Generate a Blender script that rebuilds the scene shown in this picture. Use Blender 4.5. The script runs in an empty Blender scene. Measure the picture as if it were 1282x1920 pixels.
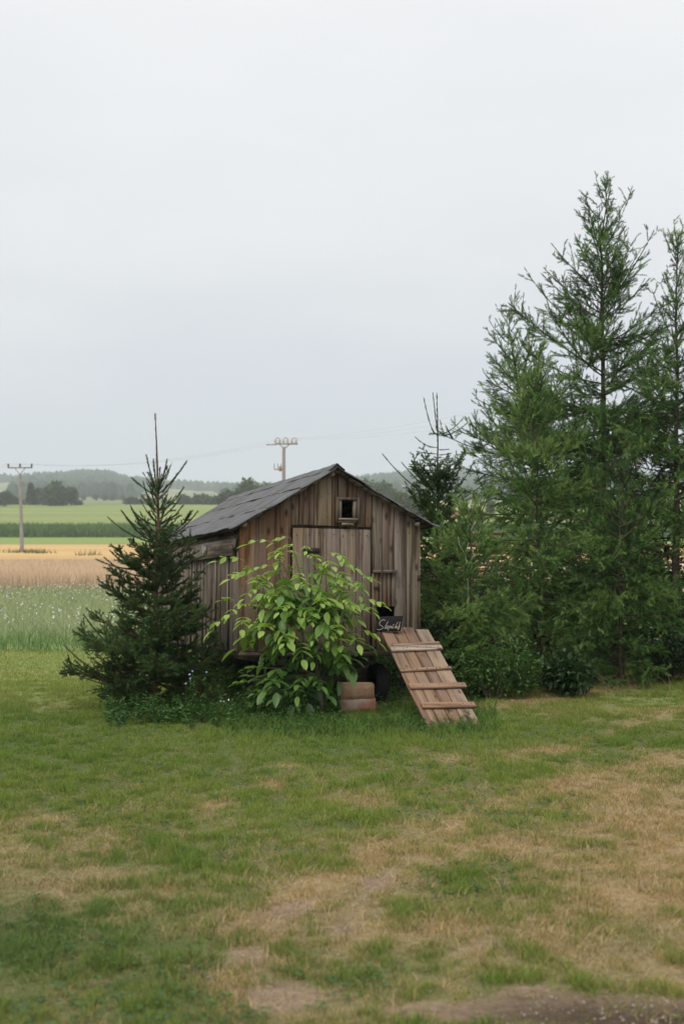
import bpy, math, random
import numpy as np
from mathutils import Vector, Matrix, Euler
R = math.radians
random.seed(7)
rng = np.random.default_rng(11)
scn = bpy.context.scene
COL = scn.collection

# ------------------------------------------------------------ camera
F = 2667.0                      # focal length in photo pixels (50 mm on a 36 mm high frame)
CAMZ = 1.6
PITCH = math.atan(40 / F)       # horizon sits 40 photo px below centre
cam_d = bpy.data.cameras.new('camera')
cam_d.sensor_fit = 'VERTICAL'; cam_d.sensor_height = 36.0; cam_d.lens = 50.0
cam_d.clip_start = 0.1; cam_d.clip_end = 9000
cam_d.dof.use_dof = True; cam_d.dof.focus_distance = 12.9; cam_d.dof.aperture_fstop = 3.2
cam = bpy.data.objects.new('camera', cam_d); COL.objects.link(cam)
cam.location = (0, 0, CAMZ); cam.rotation_euler = (R(90) + PITCH, 0, 0)
scn.camera = cam
scn.render.resolution_x = 683; scn.render.resolution_y = 1024

# ------------------------------------------------------------ light
SUN_EL, SUN_ROT = R(52), R(215)
world = bpy.data.worlds.new('World'); scn.world = world; world.use_nodes = True
wn, wl = world.node_tree.nodes, world.node_tree.links
wn.clear()
w_out = wn.new('ShaderNodeOutputWorld'); w_bg = wn.new('ShaderNodeBackground')
w_sky = wn.new('ShaderNodeTexSky'); w_sky.sky_type = 'NISHITA'; w_sky.sun_disc = False
w_sky.sun_elevation = SUN_EL; w_sky.sun_rotation = SUN_ROT
w_sky.air_density = 1.0; w_sky.dust_density = 3.0
w_tc = wn.new('ShaderNodeTexCoord'); w_sep = wn.new('ShaderNodeSeparateXYZ')
w_ramp = wn.new('ShaderNodeValToRGB')
w_map = wn.new('ShaderNodeMapping'); w_map.inputs['Scale'].default_value = (1.0, 1.0, 3.2)
w_noise = wn.new('ShaderNodeTexNoise'); w_noise.inputs['Scale'].default_value = 2.2
w_noise.inputs['Detail'].default_value = 4; w_noise.inputs['Roughness'].default_value = .5
w_add = wn.new('ShaderNodeMath'); w_add.operation = 'MULTIPLY_ADD'
w_add.inputs[1].default_value = .42
wl.new(w_tc.outputs['Generated'], w_sep.inputs[0]); wl.new(w_tc.outputs['Generated'], w_map.inputs[0])
wl.new(w_map.outputs[0], w_noise.inputs['Vector'])
w_sh = wn.new('ShaderNodeMath'); w_sh.operation = 'SUBTRACT'; w_sh.inputs[1].default_value = .5
wl.new(w_noise.outputs['Fac'], w_sh.inputs[0]); wl.new(w_sh.outputs[0], w_add.inputs[0])
wl.new(w_sep.outputs['Z'], w_add.inputs[2]); wl.new(w_add.outputs[0], w_ramp.inputs['Fac'])
cr = w_ramp.color_ramp
cr.elements[0].position = 0.0; cr.elements[0].color = (.60, .635, .70, 1)
cr.elements[1].position = 1.0; cr.elements[1].color = (1.42, 1.43, 1.42, 1)
e = cr.elements.new(.10); e.color = (.62, .65, .71, 1)
e = cr.elements.new(.20); e.color = (.725, .745, .77, 1)
e = cr.elements.new(.36); e.color = (.82, .832, .836, 1)
e = cr.elements.new(.62); e.color = (1.02, 1.03, 1.03, 1)
w_mul = wn.new('ShaderNodeVectorMath'); w_mul.operation = 'SCALE'; w_mul.inputs['Scale'].default_value = 10.0
wl.new(w_ramp.outputs[0], w_mul.inputs[0])
w_mix = wn.new('ShaderNodeMix'); w_mix.data_type = 'RGBA'; w_mix.inputs['Factor'].default_value = .94
wl.new(w_sky.outputs[0], w_mix.inputs[6]); wl.new(w_mul.outputs[0], w_mix.inputs[7])
wl.new(w_mix.outputs[2], w_bg.inputs['Color']); w_bg.inputs['Strength'].default_value = .1
wl.new(w_bg.outputs[0], w_out.inputs['Surface'])
sun_d = bpy.data.lights.new('sun', 'SUN'); sun_d.energy = 1.5; sun_d.angle = R(25); sun_d.color = (1, .96, .9)
sun = bpy.data.objects.new('sun', sun_d); COL.objects.link(sun)
_sd = Vector((-math.sin(R(35)) * math.cos(SUN_EL), -math.cos(R(35)) * math.cos(SUN_EL), math.sin(SUN_EL)))
sun.rotation_euler = _sd.to_track_quat('Z', 'Y').to_euler()
vs = scn.view_settings
vs.view_transform = 'Standard'; vs.look = 'None'; vs.gamma = 1; vs.use_curve_mapping = False; vs.exposure = 0.18
scn.cycles.volume_bounces = 3; scn.cycles.max_bounces = 10

# ------------------------------------------------------------ helpers
def ray(px, py):
    a = PITCH
    d = Vector((0, math.cos(a), math.sin(a))) + Vector((1, 0, 0)) * ((px - 641) / F) \
        + Vector((0, -math.sin(a), math.cos(a))) * ((960 - py) / F)
    return d
CAM = Vector((0, 0, CAMZ))
def P(px, py, Y):
    d = ray(px, py); return CAM + d * (Y / d.y)
def G(px, py):
    d = ray(px, py); return CAM + d * (-CAMZ / d.z)

def tag(o, label=None, cat=None, group=None, kind=None):
    if label: o['label'] = label
    if cat: o['category'] = cat
    if group: o['group'] = group
    if kind: o['kind'] = kind
    return o
def empty(name, loc, label, cat, group=None, rot=None):
    o = bpy.data.objects.new(name, None); COL.objects.link(o); o.location = loc
    if rot is not None: o.rotation_euler = rot
    o.empty_display_size = .1
    return tag(o, label, cat, group)

def link(me, name, mat=None, parent=None, color=None):
    o = bpy.data.objects.new(name, me); COL.objects.link(o)
    if mat and not me.materials: me.materials.append(mat)
    if parent: o.parent = parent
    if color: o.color = (*color, 1)
    return o

class Acc:
    """collects triangles with a per-vertex tone, builds one mesh"""
    def __init__(s): s.v = []; s.f = []; s.t = []; s.n = 0
    def add(s, V, T, tone=None):
        V = np.asarray(V, dtype=np.float32).reshape(-1, 3); T = np.asarray(T, dtype=np.int32).reshape(-1, 3)
        s.v.append(V); s.f.append(T + s.n); s.n += len(V)
        if tone is None: tone = .5
        tt = np.empty(len(V), dtype=np.float32); tt[:] = tone; s.t.append(tt)
    def mesh(s, name, smooth=False, origin=None, cols=None):
        V = np.concatenate(s.v); T = np.concatenate(s.f); tn = np.concatenate(s.t)
        if origin is not None: V = V - np.array(origin, dtype=np.float32)
        me = bpy.data.meshes.new(name)
        me.vertices.add(len(V)); me.vertices.foreach_set('co', V.ravel())
        me.loops.add(len(T) * 3); me.loops.foreach_set('vertex_index', T.ravel())
        me.polygons.add(len(T))
        me.polygons.foreach_set('loop_start', np.arange(0, len(T) * 3, 3, dtype=np.int32))
        if smooth: me.polygons.foreach_set('use_smooth', np.ones(len(T), dtype=bool))
        a = me.attributes.new('tone', 'FLOAT', 'POINT'); a.data.foreach_set('value', tn)
        if cols is not None:
            c = me.attributes.new('gcol', 'FLOAT_COLOR', 'POINT')
            cc = np.ones((len(V), 4), dtype=np.float32); cc[:, :3] = cols; c.data.foreach_set('color', cc.ravel())
        me.update(calc_edges=True)
        return me
    def build(s, name, mat, parent=None, smooth=False, origin=None, cols=None, color=None):
        return link(s.mesh(name, smooth, origin, cols), name, mat, parent, color)

def quads(F4):
    F4 = np.asarray(F4).reshape(-1, 4)
    return np.concatenate([F4[:, [0, 1, 2]], F4[:, [0, 2, 3]]])

def tube(acc, path, radii, sides=6, tone=.5, cap=True):
    path = np.asarray(path, dtype=float); k = len(path)
    radii = np.broadcast_to(np.asarray(radii, dtype=float), (k,))
    T = np.gradient(path, axis=0); T /= np.linalg.norm(T, axis=1, keepdims=True) + 1e-9
    ref = np.array([0, 0, 1.0]) if abs(T[0][2]) < .9 else np.array([1.0, 0, 0])
    A = np.cross(T, ref); A /= np.linalg.norm(A, axis=1, keepdims=True) + 1e-9
    B = np.cross(T, A)
    th = np.linspace(0, 2 * math.pi, sides, endpoint=False)
    V = path[:, None, :] + radii[:, None, None] * (A[:, None, :] * np.cos(th)[None, :, None] + B[:, None, :] * np.sin(th)[None, :, None])
    V = V.reshape(-1, 3); q = []
    for i in range(k - 1):
        for j in range(sides):
            j2 = (j + 1) % sides
            q.append((i * sides + j, i * sides + j2, (i + 1) * sides + j2, (i + 1) * sides + j))
    Tt = [quads(q)]
    if cap:
        for base in (0, (k - 1) * sides):
            Tt.append(np.array([(base, base + j, base + j + 1) for j in range(1, sides - 1)]))
    acc.add(V, np.concatenate(Tt), tone)

def box(acc, x0, x1, y0, y1, z0, z1, tone=.5, jit=0, M=None):
    V = np.array([(x, y, z) for x in (x0, x1) for y in (y0, y1) for z in (z0, z1)], dtype=float)
    if jit: V += rng.uniform(-jit, jit, V.shape)
    if M is not None: V = np.array([M @ Vector(v) for v in V])
    q = [(0, 1, 3, 2), (4, 6, 7, 5), (0, 4, 5, 1), (2, 3, 7, 6), (0, 2, 6, 4), (1, 5, 7, 3)]
    acc.add(V, quads(q), tone)

def chamfer_prism(pts, yf, th, ch=.003):
    """plank: polygon pts (x,z) seen from -y, front face at y=yf, slightly chamfered; returns V,T"""
    pts = [Vector((p[0], p[1])) for p in pts]; n = len(pts)
    c = sum(pts, Vector((0, 0))) / n
    ins = []
    for p in pts:
        d = c - p
        ins.append(Vector((p.x + math.copysign(min(ch, abs(d.x) * .5), d.x), p.y + math.copysign(min(ch, abs(d.y) * .5), d.y))))
    V = [(p.x, yf, p.y) for p in ins] + [(p.x, yf + ch, p.y) for p in pts] + [(p.x, yf + th, p.y) for p in pts]
    T = [(0, j, j + 1) for j in range(1, n - 1)] + [(2 * n, 2 * n + j + 1, 2 * n + j) for j in range(1, n - 1)]
    for b in (0, n):
        for j in range(n):
            k = (j + 1) % n
            T += [(b + j, b + n + j, b + n + k), (b + j, b + n + k, b + k)]
    return V, T

# value noise on numpy arrays
_tab = np.random.default_rng(5).random((8, 256, 256))
def vnoise(x, y, s=0):
    x = np.asarray(x, dtype=float); y = np.asarray(y, dtype=float)
    xi = np.floor(x).astype(int); yi = np.floor(y).astype(int)
    fx = x - xi; fy = y - yi; fx = fx * fx * (3 - 2 * fx); fy = fy * fy * (3 - 2 * fy)
    t = _tab[s % 8]; a = xi & 255; b = yi & 255; a1 = (a + 1) & 255; b1 = (b + 1) & 255
    return (t[a, b] * (1 - fx) + t[a1, b] * fx) * (1 - fy) + (t[a, b1] * (1 - fx) + t[a1, b1] * fx) * fy
def fbm(x, y, s=0, o=4):
    r = 0; amp = .5; tot = 0
    for i in range(o):
        r = r + amp * vnoise(x * 2 ** i + 17.3 * i, y * 2 ** i + 9.1 * i, s + i); tot += amp; amp *= .55
    return r / tot
def sstep(a, b, x): t = np.clip((x - a) / (b - a), 0, 1); return t * t * (3 - 2 * t)

# ------------------------------------------------------------ materials
def mat_new(name):
    m = bpy.data.materials.new(name); m.use_nodes = True
    nt = m.node_tree; b = nt.nodes['Principled BSDF']
    b.inputs['Specular IOR Level'].default_value = .3
    return m, nt, b
def nd(nt, typ, **kw):
    n = nt.nodes.new(typ)
    for k, v in kw.items():
        if k in n.inputs: n.inputs[k].default_value = v
        else: setattr(n, k, v)
    return n
def ramp(nt, stops):
    n = nt.nodes.new('ShaderNodeValToRGB'); el = n.color_ramp.elements
    el[0].position, el[0].color = stops[0][0], (*stops[0][1], 1)
    el[1].position, el[1].color = stops[-1][0], (*stops[-1][1], 1)
    for p, c in stops[1:-1]:
        x = el.new(p); x.color = (*c, 1)
    return n
def mixc(nt, f, a, b, mode='MIX'):
    n = nt.nodes.new('ShaderNodeMix'); n.data_type = 'RGBA'; n.blend_type = mode
    for s, v in ((0, f), (6, a), (7, b)):
        if hasattr(v, 'links') or isinstance(v, bpy.types.NodeSocket): nt.links.new(v, n.inputs[s])
        elif s == 0: n.inputs[0].default_value = v
        else: n.inputs[s].default_value = (*v, 1)
    return n.outputs[2]

def foliage(name, stops, trans=.3, rough=.55, spec=.3, objvar=0, inst=False):
    m, nt, b = mat_new(name)
    at = nd(nt, 'ShaderNodeAttribute', attribute_name='tone')
    if inst: at.attribute_type = 'INSTANCER'
    fac = at.outputs['Fac']
    if objvar:
        oi = nd(nt, 'ShaderNodeObjectInfo'); mm = nd(nt, 'ShaderNodeMath', operation='MULTIPLY_ADD')
        nt.links.new(oi.outputs['Random'], mm.inputs[0]); mm.inputs[1].default_value = objvar
        m2 = nd(nt, 'ShaderNodeMath', operation='SUBTRACT'); nt.links.new(fac, m2.inputs[0]); m2.inputs[1].default_value = objvar / 2
        nt.links.new(m2.outputs[0], mm.inputs[2]); fac = mm.outputs[0]
    r = ramp(nt, stops); nt.links.new(fac, r.inputs[0])
    nt.links.new(r.outputs[0], b.inputs['Base Color'])
    b.inputs['Roughness'].default_value = rough; b.inputs['Specular IOR Level'].default_value = spec
    tr = nd(nt, 'ShaderNodeBsdfTranslucent'); br = mixc(nt, 1.0, r.outputs[0], (1.25, 1.35, .7), 'MULTIPLY')
    nt.links.new(br, tr.inputs[0])
    mx = nd(nt, 'ShaderNodeMixShader'); mx.inputs[0].default_value = trans
    nt.links.new(b.outputs[0], mx.inputs[1]); nt.links.new(tr.outputs[0], mx.inputs[2])
    nt.links.new(mx.outputs[0], nt.nodes['Material Output'].inputs[0])
    return m

def wood(name, axis=2, gray=.5, bump=.5, grain=1.0):
    """weathered wood, grain along axis; the object's own colour sets its tone"""
    m, nt, b = mat_new(name); L = nt.links.new
    tc = nd(nt, 'ShaderNodeTexCoord'); oi = nd(nt, 'ShaderNodeObjectInfo')
    off = nd(nt, 'ShaderNodeVectorMath', operation='SCALE'); off.inputs[0].default_value = (3.1, 7.7, 5.3)
    L(oi.outputs['Random'], off.inputs['Scale'])
    ad = nd(nt, 'ShaderNodeVectorMath', operation='ADD'); L(tc.outputs['Object'], ad.inputs[0]); L(off.outputs[0], ad.inputs[1])
    def mapped(sc, lo):
        mp = nd(nt, 'ShaderNodeMapping'); s = [sc] * 3; s[axis] = lo; mp.inputs['Scale'].default_value = s
        L(ad.outputs[0], mp.inputs[0]); return mp.outputs[0]
    g = nd(nt, 'ShaderNodeTexNoise', Scale=1.0, Detail=6.0, Roughness=.65); L(mapped(95, 2.2), g.inputs['Vector'])
    g2 = nd(nt, 'ShaderNodeTexNoise', Scale=1.0, Detail=3.0, Roughness=.5); L(mapped(26, 1.3), g2.inputs['Vector'])
    lo = nd(nt, 'ShaderNodeTexNoise', Scale=1.0, Detail=3.0); L(mapped(5, 1.6), lo.inputs['Vector'])
    vo = nd(nt, 'ShaderNodeTexVoronoi', Scale=1.0); L(mapped(9.5, 4.0), vo.inputs['Vector'])
    gr = ramp(nt, [(.26, (.35, .34, .33)), (.44, (.88, .87, .86)), (.66, (1.1, 1.09, 1.07))]); L(g.outputs[0], gr.inputs[0])
    g2r = ramp(nt, [(.26, (.40, .35, .31)), (.42, (.92, .90, .88)), (.72, (1.15, 1.13, 1.1))]); L(g2.outputs[0], g2r.inputs[0])
    c = mixc(nt, grain, oi.outputs['Color'], gr.outputs[0], 'MULTIPLY')
    c = mixc(nt, .9 * grain, c, g2r.outputs[0], 'MULTIPLY')
    lr = ramp(nt, [(.40, (0, 0, 0)), (.62, (1, 1, 1))]); L(lo.outputs[0], lr.inputs[0])
    mg = nd(nt, 'ShaderNodeMath', operation='MULTIPLY'); L(lr.outputs[0], mg.inputs[0]); mg.inputs[1].default_value = gray
    gy = mixc(nt, 1.0, (.235, .203, .178), gr.outputs[0], 'MULTIPLY')
    c = mixc(nt, mg.outputs[0], c, gy)
    st = nd(nt, 'ShaderNodeTexNoise', Scale=1.0, Detail=4.0, Roughness=.6); L(mapped(17, .9), st.inputs['Vector'])
    sr = ramp(nt, [(.38, (.24, .20, .17)), (.50, (1, 1, 1))]); L(st.outputs[0], sr.inputs[0]); c = mixc(nt, .8 * grain, c, sr.outputs[0], 'MULTIPLY')
    kr = ramp(nt, [(.06, (.16, .11, .08)), (.13, (.55, .48, .42)), (.2, (1, 1, 1))]); L(vo.outputs['Distance'], kr.inputs[0])
    c = mixc(nt, .85, c, kr.outputs[0], 'MULTIPLY')
    L(c, b.inputs['Base Color']); b.inputs['Roughness'].default_value = .85; b.inputs['Specular IOR Level'].default_value = .2
    bp = nd(nt, 'ShaderNodeBump'); bp.inputs['Strength'].default_value = bump; bp.inputs['Distance'].default_value = .004
    L(g.outputs[0], bp.inputs['Height']); L(bp.outputs[0], b.inputs['Normal'])
    return m

def plain(name, col, rough=.7, noise=0, nscale=20, metal=0, bump=0, col2=None):
    m, nt, b = mat_new(name)
    b.inputs['Roughness'].default_value = rough; b.inputs['Metallic'].default_value = metal
    b.inputs['Base Color'].default_value = (*col, 1)
    if noise or col2:
        tc = nd(nt, 'ShaderNodeTexCoord')
        n = nd(nt, 'ShaderNodeTexNoise', Scale=nscale, Detail=5.0, Roughness=.6); nt.links.new(tc.outputs['Object'], n.inputs['Vector'])
        c2 = col2 or tuple(x * (1 - noise) for x in col)
        r = ramp(nt, [(.35, c2), (.65, col)]); nt.links.new(n.outputs[0], r.inputs[0])
        nt.links.new(r.outputs[0], b.inputs['Base Color'])
        if bump:
            bp = nd(nt, 'ShaderNodeBump'); bp.inputs['Strength'].default_value = bump; bp.inputs['Distance'].default_value = .01
            nt.links.new(n.outputs[0], bp.inputs['Height']); nt.links.new(bp.outputs[0], b.inputs['Normal'])
    return m

def field(name, stops, scale=(.05, .05, 1), fine=1.2, fineamt=.35, attr=False):
    m, nt, b = mat_new(name); L = nt.links.new
    ge = nd(nt, 'ShaderNodeNewGeometry')
    mp = nd(nt, 'ShaderNodeMapping'); mp.inputs['Scale'].default_value = scale; L(ge.outputs['Position'], mp.inputs[0])
    n = nd(nt, 'ShaderNodeTexNoise', Scale=1.0, Detail=5.0, Roughness=.6); L(mp.outputs[0], n.inputs['Vector'])
    if attr:
        at = nd(nt, 'ShaderNodeAttribute', attribute_name='gcol'); col = at.outputs['Color']
    else:
        r = ramp(nt, stops); L(n.outputs[0], r.inputs[0]); col = r.outputs[0]
    n2 = nd(nt, 'ShaderNodeTexNoise', Scale=fine, Detail=6.0, Roughness=.75); L(ge.outputs['Position'], n2.inputs['Vector'])
    r2 = ramp(nt, [(.3, (1 - fineamt,) * 3), (.7, (1 + fineamt,) * 3)]); L(n2.outputs[0], r2.inputs[0])
    c = mixc(nt, 1.0, col, r2.outputs[0], 'MULTIPLY'); L(c, b.inputs['Base Color'])
    b.inputs['Roughness'].default_value = .95; b.inputs['Specular IOR Level'].default_value = .1
    if attr:
        bp = nd(nt, 'ShaderNodeBump'); bp.inputs['Strength'].default_value = .8; bp.inputs['Distance'].default_value = .02
        L(n2.outputs[0], bp.inputs['Height']); L(bp.outputs[0], b.inputs['Normal'])
    return m

def attrcol(name, trans=.3):
    m, nt, b = mat_new(name)
    at = nd(nt, 'ShaderNodeAttribute', attribute_name='gcol'); nt.links.new(at.outputs['Color'], b.inputs['Base Color'])
    b.inputs['Roughness'].default_value = .6; b.inputs['Specular IOR Level'].default_value = .2
    tr = nd(nt, 'ShaderNodeBsdfTranslucent'); nt.links.new(at.outputs['Color'], tr.inputs[0])
    mx = nd(nt, 'ShaderNodeMixShader'); mx.inputs[0].default_value = trans
    nt.links.new(b.outputs[0], mx.inputs[1]); nt.links.new(tr.outputs[0], mx.inputs[2])
    nt.links.new(mx.outputs[0], nt.nodes['Material Output'].inputs[0])
    return m

# ------------------------------------------------------------ terrain
_ky = [0, 230, 300, 330, 400, 500, 600, 700, 900, 1000]
_kz = [0, 0, .7, 1.9, 5.2, 9.6, 13.8, 15.0, 22.4, 25.0]
_hx = [-900, 0, 75, 150, 200, 235, 300, 360, 430, 520, 640, 700, 760, 850, 940, 1282, 2200]
_hy = [915, 908, 903, 899, 899, 910, 917, 921, 925, 918, 914, 908, 900, 898, 903, 905, 915]
def TZ(X, Y):
    X = np.asarray(X, dtype=float); Y = np.asarray(Y, dtype=float)
    z = np.interp(Y, _ky, _kz)
    px = 641 + X / np.maximum(Y, 1) * F
    top = 1.6 + (1000 - np.interp(px, _hx, _hy)) * 2400 / F
    t = np.clip((Y - 1000) / 1400, 0, 1); hz = 25 + (top - 25) * (t * .35 + .65 * t * t * (3 - 2 * t))
    z = np.where(Y > 1000, hz, z)
    z = np.where(Y > 2400, top - (Y - 2400) * .05, z)
    return z
def lawn_z(X, Y):
    near = sstep(19.2, 17.5, Y) * sstep(-2, 3, Y)
    z = (fbm(X * 1.3, Y * 1.3, 1, 3) - .5) * .05 + (fbm(X * 6, Y * 6, 2, 2) - .5) * .022
    z = z * near
    z = z - .20 * np.exp(-((X + 2.0) / 1.5) ** 2 - ((Y - 17.2) / 1.5) ** 2) * sstep(19.35, 18.3, Y)
    return z

def grid(name, xs, ys, zf, mat, cols=None, smooth=True):
    X, Y = np.meshgrid(xs, ys) if np.ndim(xs) == 1 else (xs, ys)
    Z = zf(X, Y); h, w = X.shape
    V = np.stack([X, Y, Z], -1).reshape(-1, 3)
    i = np.arange(h * w).reshape(h, w)
    q = np.stack([i[:-1, :-1], i[:-1, 1:], i[1:, 1:], i[1:, :-1]], -1).reshape(-1, 4)
    a = Acc(); a.add(V, quads(q))
    return a.build(name, mat, smooth=smooth, cols=None if cols is None else cols(V[:, 0], V[:, 1]))

# lawn condition: how dry, how bare, how yellow-green at a spot of ground
def _gauss_world(lst):
    out = []
    for px, py, rx, ry, a in lst:
        g = G(px, py); gx = abs(G(px + rx, py).x - g.x); gy = abs(G(px, py - ry).y - G(px, py + ry).y) / 2
        out.append((g.x, g.y, gx, gy, a))
    return out
DRY = _gauss_world([(1230, 1530, 150, 110, .50), (1130, 1690, 240, 90, .40), (1255, 1430, 70, 30, .35), (840, 1560, 110, 26, .22), (700, 1600, 110, 28, .3),
    (590, 1665, 90, 26, .42), (470, 1730, 90, 26, .36), (790, 1740, 120, 30, .2), (120, 1650, 130, 22, .3), (300, 1672, 70, 12, .3), (400, 1512, 45, 9, .55), (515, 1474, 26, 8, .85),
    (545, 1438, 26, 6, .55), (1040, 1408, 60, 9, .4), (860, 1326, 70, 5, .4), (960, 1312, 60, 5, .35), (1080, 1300, 60, 6, .4), (1170, 1283, 60, 6, .45), (1255, 1268, 50, 6, .6), (1040, 1340, 60, 5, .3), (1180, 1335, 80, 5, .3),
    (90, 1545, 60, 8, .4), (300, 1498, 50, 8, .2), (420, 1480, 60, 8, .25), (150, 1590, 90, 8, .25), (700, 1500, 90, 12, .25), (780, 1448, 70, 8, .25), (1120, 1480, 60, 14, .3),
    (100, 1745, 170, 34, -.3), (950, 1530, 150, 40, -.3), (620, 1530, 130, 22, -.22), (350, 1620, 130, 16, -.3), (640, 1380, 500, 22, -.25),
    (60, 1450, 250, 50, -.1), (300, 1790, 120, 20, -.2), (930, 1350, 60, 8, -.25), (880, 1660, 90, 20, -.2), (760, 1690, 60, 20, -.2)])
BARE = _gauss_world([(530, 1705, 55, 18, .62), (700, 1650, 55, 16, .55), (545, 1868, 60, 28, .6), (915, 1765, 60, 22, .35), (460, 1790, 45, 12, .4),
    (1150, 1902, 230, 30, 1.1), (620, 1740, 60, 14, .25), (170, 1838, 50, 14, .3), (640, 1690, 70, 16, .25), (800, 1900, 120, 18, .35), (30, 1780, 50, 8, .35), (980,1860,90,16,.3), (1180,1790,80,12,.2)])
def _poly(pts): return [(G(a, b).x, G(a, b).y) for a, b in pts]
T_DRY = [(_poly([(430, 1850), (530, 1720), (640, 1650), (780, 1575), (960, 1500), (1290, 1410)]), .15, .36), (_poly([(540, 1900), (660, 1730), (745, 1640), (860, 1595), (1100, 1560), (1290, 1530)]), .14, .28),
         (_poly([(760, 1370), (860, 1335), (1010, 1315), (1160, 1290), (1290, 1260)]), .15, .42), (_poly([(830, 1425), (1040, 1405), (1180, 1360), (1290, 1325)]), .16, .36)]
T_BARE = [(_poly([(450, 1800), (530, 1715), (590, 1680)]), .07, .36), (_poly([(620, 1760), (680, 1690), (740, 1630)]), .07, .42), (_poly([(500, 1900), (560, 1850)]), .12, .4), (_poly([(1180, 1300), (1290, 1275)]), .05, .3)]
def _seg(X, Y, lst):
    out = 0 * X
    for pts, w_, a_ in lst:
        d = 1e9 + 0 * X
        for (x0, y0), (x1, y1) in zip(pts[:-1], pts[1:]):
            dx, dy = x1 - x0, y1 - y0; t = np.clip(((X - x0) * dx + (Y - y0) * dy) / (dx * dx + dy * dy), 0, 1)
            d = np.minimum(d, np.hypot(X - x0 - t * dx, Y - y0 - t * dy))
        out = out + a_ * np.exp(-(d / w_) ** 2)
    return out
def dryness(X, Y):
    d = .07 + .22 * sstep(10.5, 6.5, Y) + .20 * sstep(-.8, 2.0, X) * sstep(12, 7.5, Y) + _seg(X, Y, T_DRY)
    for gx, gy, sx, sy, a in DRY: d = d + a * np.exp(-((X - gx) / sx) ** 2 - ((Y - gy) / sy) ** 2)
    n = fbm(X * 1.4 + Y * .9, Y * .8 - X * .5, 3, 4) - .5; n2 = fbm(X * 7.5 + 30, Y * 4.5, 4, 3) - .5
    return np.clip(d + n * .6 + n2 * .85 * sstep(15, 8, Y), 0, 1)
def bareness(X, Y):
    d = _seg(X, Y, T_BARE)
    for gx, gy, sx, sy, a in BARE: d = d + a * np.exp(-((X - gx) / sx) ** 2 - ((Y - gy) / sy) ** 2)
    n = fbm(X * 3.1 + 11, Y * 2.4, 5, 4) - .5; n2 = fbm(X * 12, Y * 10, 6, 2) - .5
    return np.clip(d * 1.35 + n * .9 + n2 * .35 - .08 + .1 * sstep(7, 5, Y), 0, 1)
def lawn_cols(X, Y):
    d = dryness(X, Y)[:, None]; b = sstep(.25, .6, bareness(X, Y))[:, None]
    far = sstep(11, 15, Y)[:, None]
    g = np.array([.085, .11, .034]) * (1 - far) + np.array([.20, .25, .085]) * far
    c = g * (1 - d) + np.array([.31, .225, .125]) * d
    soil = np.array([.235, .18, .135]) * (.75 + .5 * fbm(X * 9, Y * 9, 7, 3)[:, None])
    dk = np.exp(-((X - .98) / .55) ** 4 - ((Y - 4.66) / .24) ** 4)[:, None]
    soil = soil * np.array([1, .93, .84]) * (1 - .74 * dk * (.6 + .6 * fbm(X * 5, Y * 9, 3, 3)[:, None]))
    return c * (1 - b) + soil * b
M_lawn = field('lawn_ground', None, fine=28, fineamt=.45, attr=True)
xs = np.concatenate([np.linspace(-95, -8, 14), np.arange(-7.5, 8.6, .10), np.linspace(9.2, 95, 14)])
ys = np.concatenate([np.linspace(-40, 3, 8), np.arange(3.5, 19.3, .10), [19.4]])
tag(grid('lawn', xs, ys, lawn_z, M_lawn, lawn_cols), 'patchy mown lawn with dry tan and bare spots in front of the hen house', kind='structure')

def strip(name, y0, y1, mat, label, ny=12, nx=60, wob=0):
    a = np.linspace(-1, 1, nx); ys = y0 * (y1 / y0) ** np.linspace(0, 1, ny)
    A, Y = np.meshgrid(a, ys); X = A * (72 + .85 * Y)
    o = grid(name, X, Y, TZ, mat); tag(o, label, kind='structure'); return o
M_meadow = field('meadow_ground', [(.3, (.15, .19, .08)), (.7, (.22, .26, .12))], (.3, .15, 1), 5, .3)
M_wheat = field('wheat_ground', [(.3, (.44, .33, .22)), (.55, (.50, .38, .26)), (.75, (.55, .42, .28))], (.05, .12, 1), 2.5, .25)
M_stub = field('stubble_ground', [(.3, (.46, .30, .13)), (.7, (.55, .37, .17))], (.02, .06, 1), 1, .15)
M_green = field('green_ground', [(.3, (.16, .23, .06)), (.7, (.22, .28, .08))], (.01, .04, 1), .6, .2)
M_far = field('far_ground', [(.3, (.15, .20, .055)), (.5, (.20, .24, .075)), (.7, (.25, .26, .09))], (.006, .02, 1), .3, .15)
M_hill = field('hill_ground', [(.40, (.10, .15, .06)), (.50, (.15, .20, .08)), (.53, (.30, .24, .13)), (.57, (.30, .24, .13)), (.60, (.14, .19, .08))], (.0025, .005, 1), .05, .15)
strip('meadow', 19.4, 38, M_meadow, 'pale green meadow dotted with white flowers')
strip('wheat_field', 38, 84, M_wheat, 'pinkish tan field of ripe grain behind the meadow')
strip('stubble_field', 84, 205, M_stub, 'orange yellow strip of stubble')
strip('green_strip', 205, 298, M_green, 'narrow light green strip before the tall crop')
strip('far_field', 298, 640, M_far, 'light green field rising to the far tree line', ny=30)
strip('hills', 640, 2800, M_hill, 'hazy rolling hills on the horizon', ny=60, nx=260)

# haze: one closed box of thin air
HZ = Acc(); box(HZ, -2600, 2600, -60, 2900, -1.5, 132)
mh = bpy.data.materials.new('haze_air'); mh.use_nodes = True; nt = mh.node_tree; nt.nodes.clear()
ho = nt.nodes.new('ShaderNodeOutputMaterial'); hv = nt.nodes.new('ShaderNodeVolumePrincipled')
hv.inputs['Color'].default_value = (.86, .92, 1, 1); hv.inputs['Density'].default_value = .00030; hv.inputs['Anisotropy'].default_value = .1
nt.links.new(hv.outputs[0], ho.inputs['Volume'])
haze = HZ.build('haze', mh); tag(haze, 'pale damp haze over the fields', kind='stuff')

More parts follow.
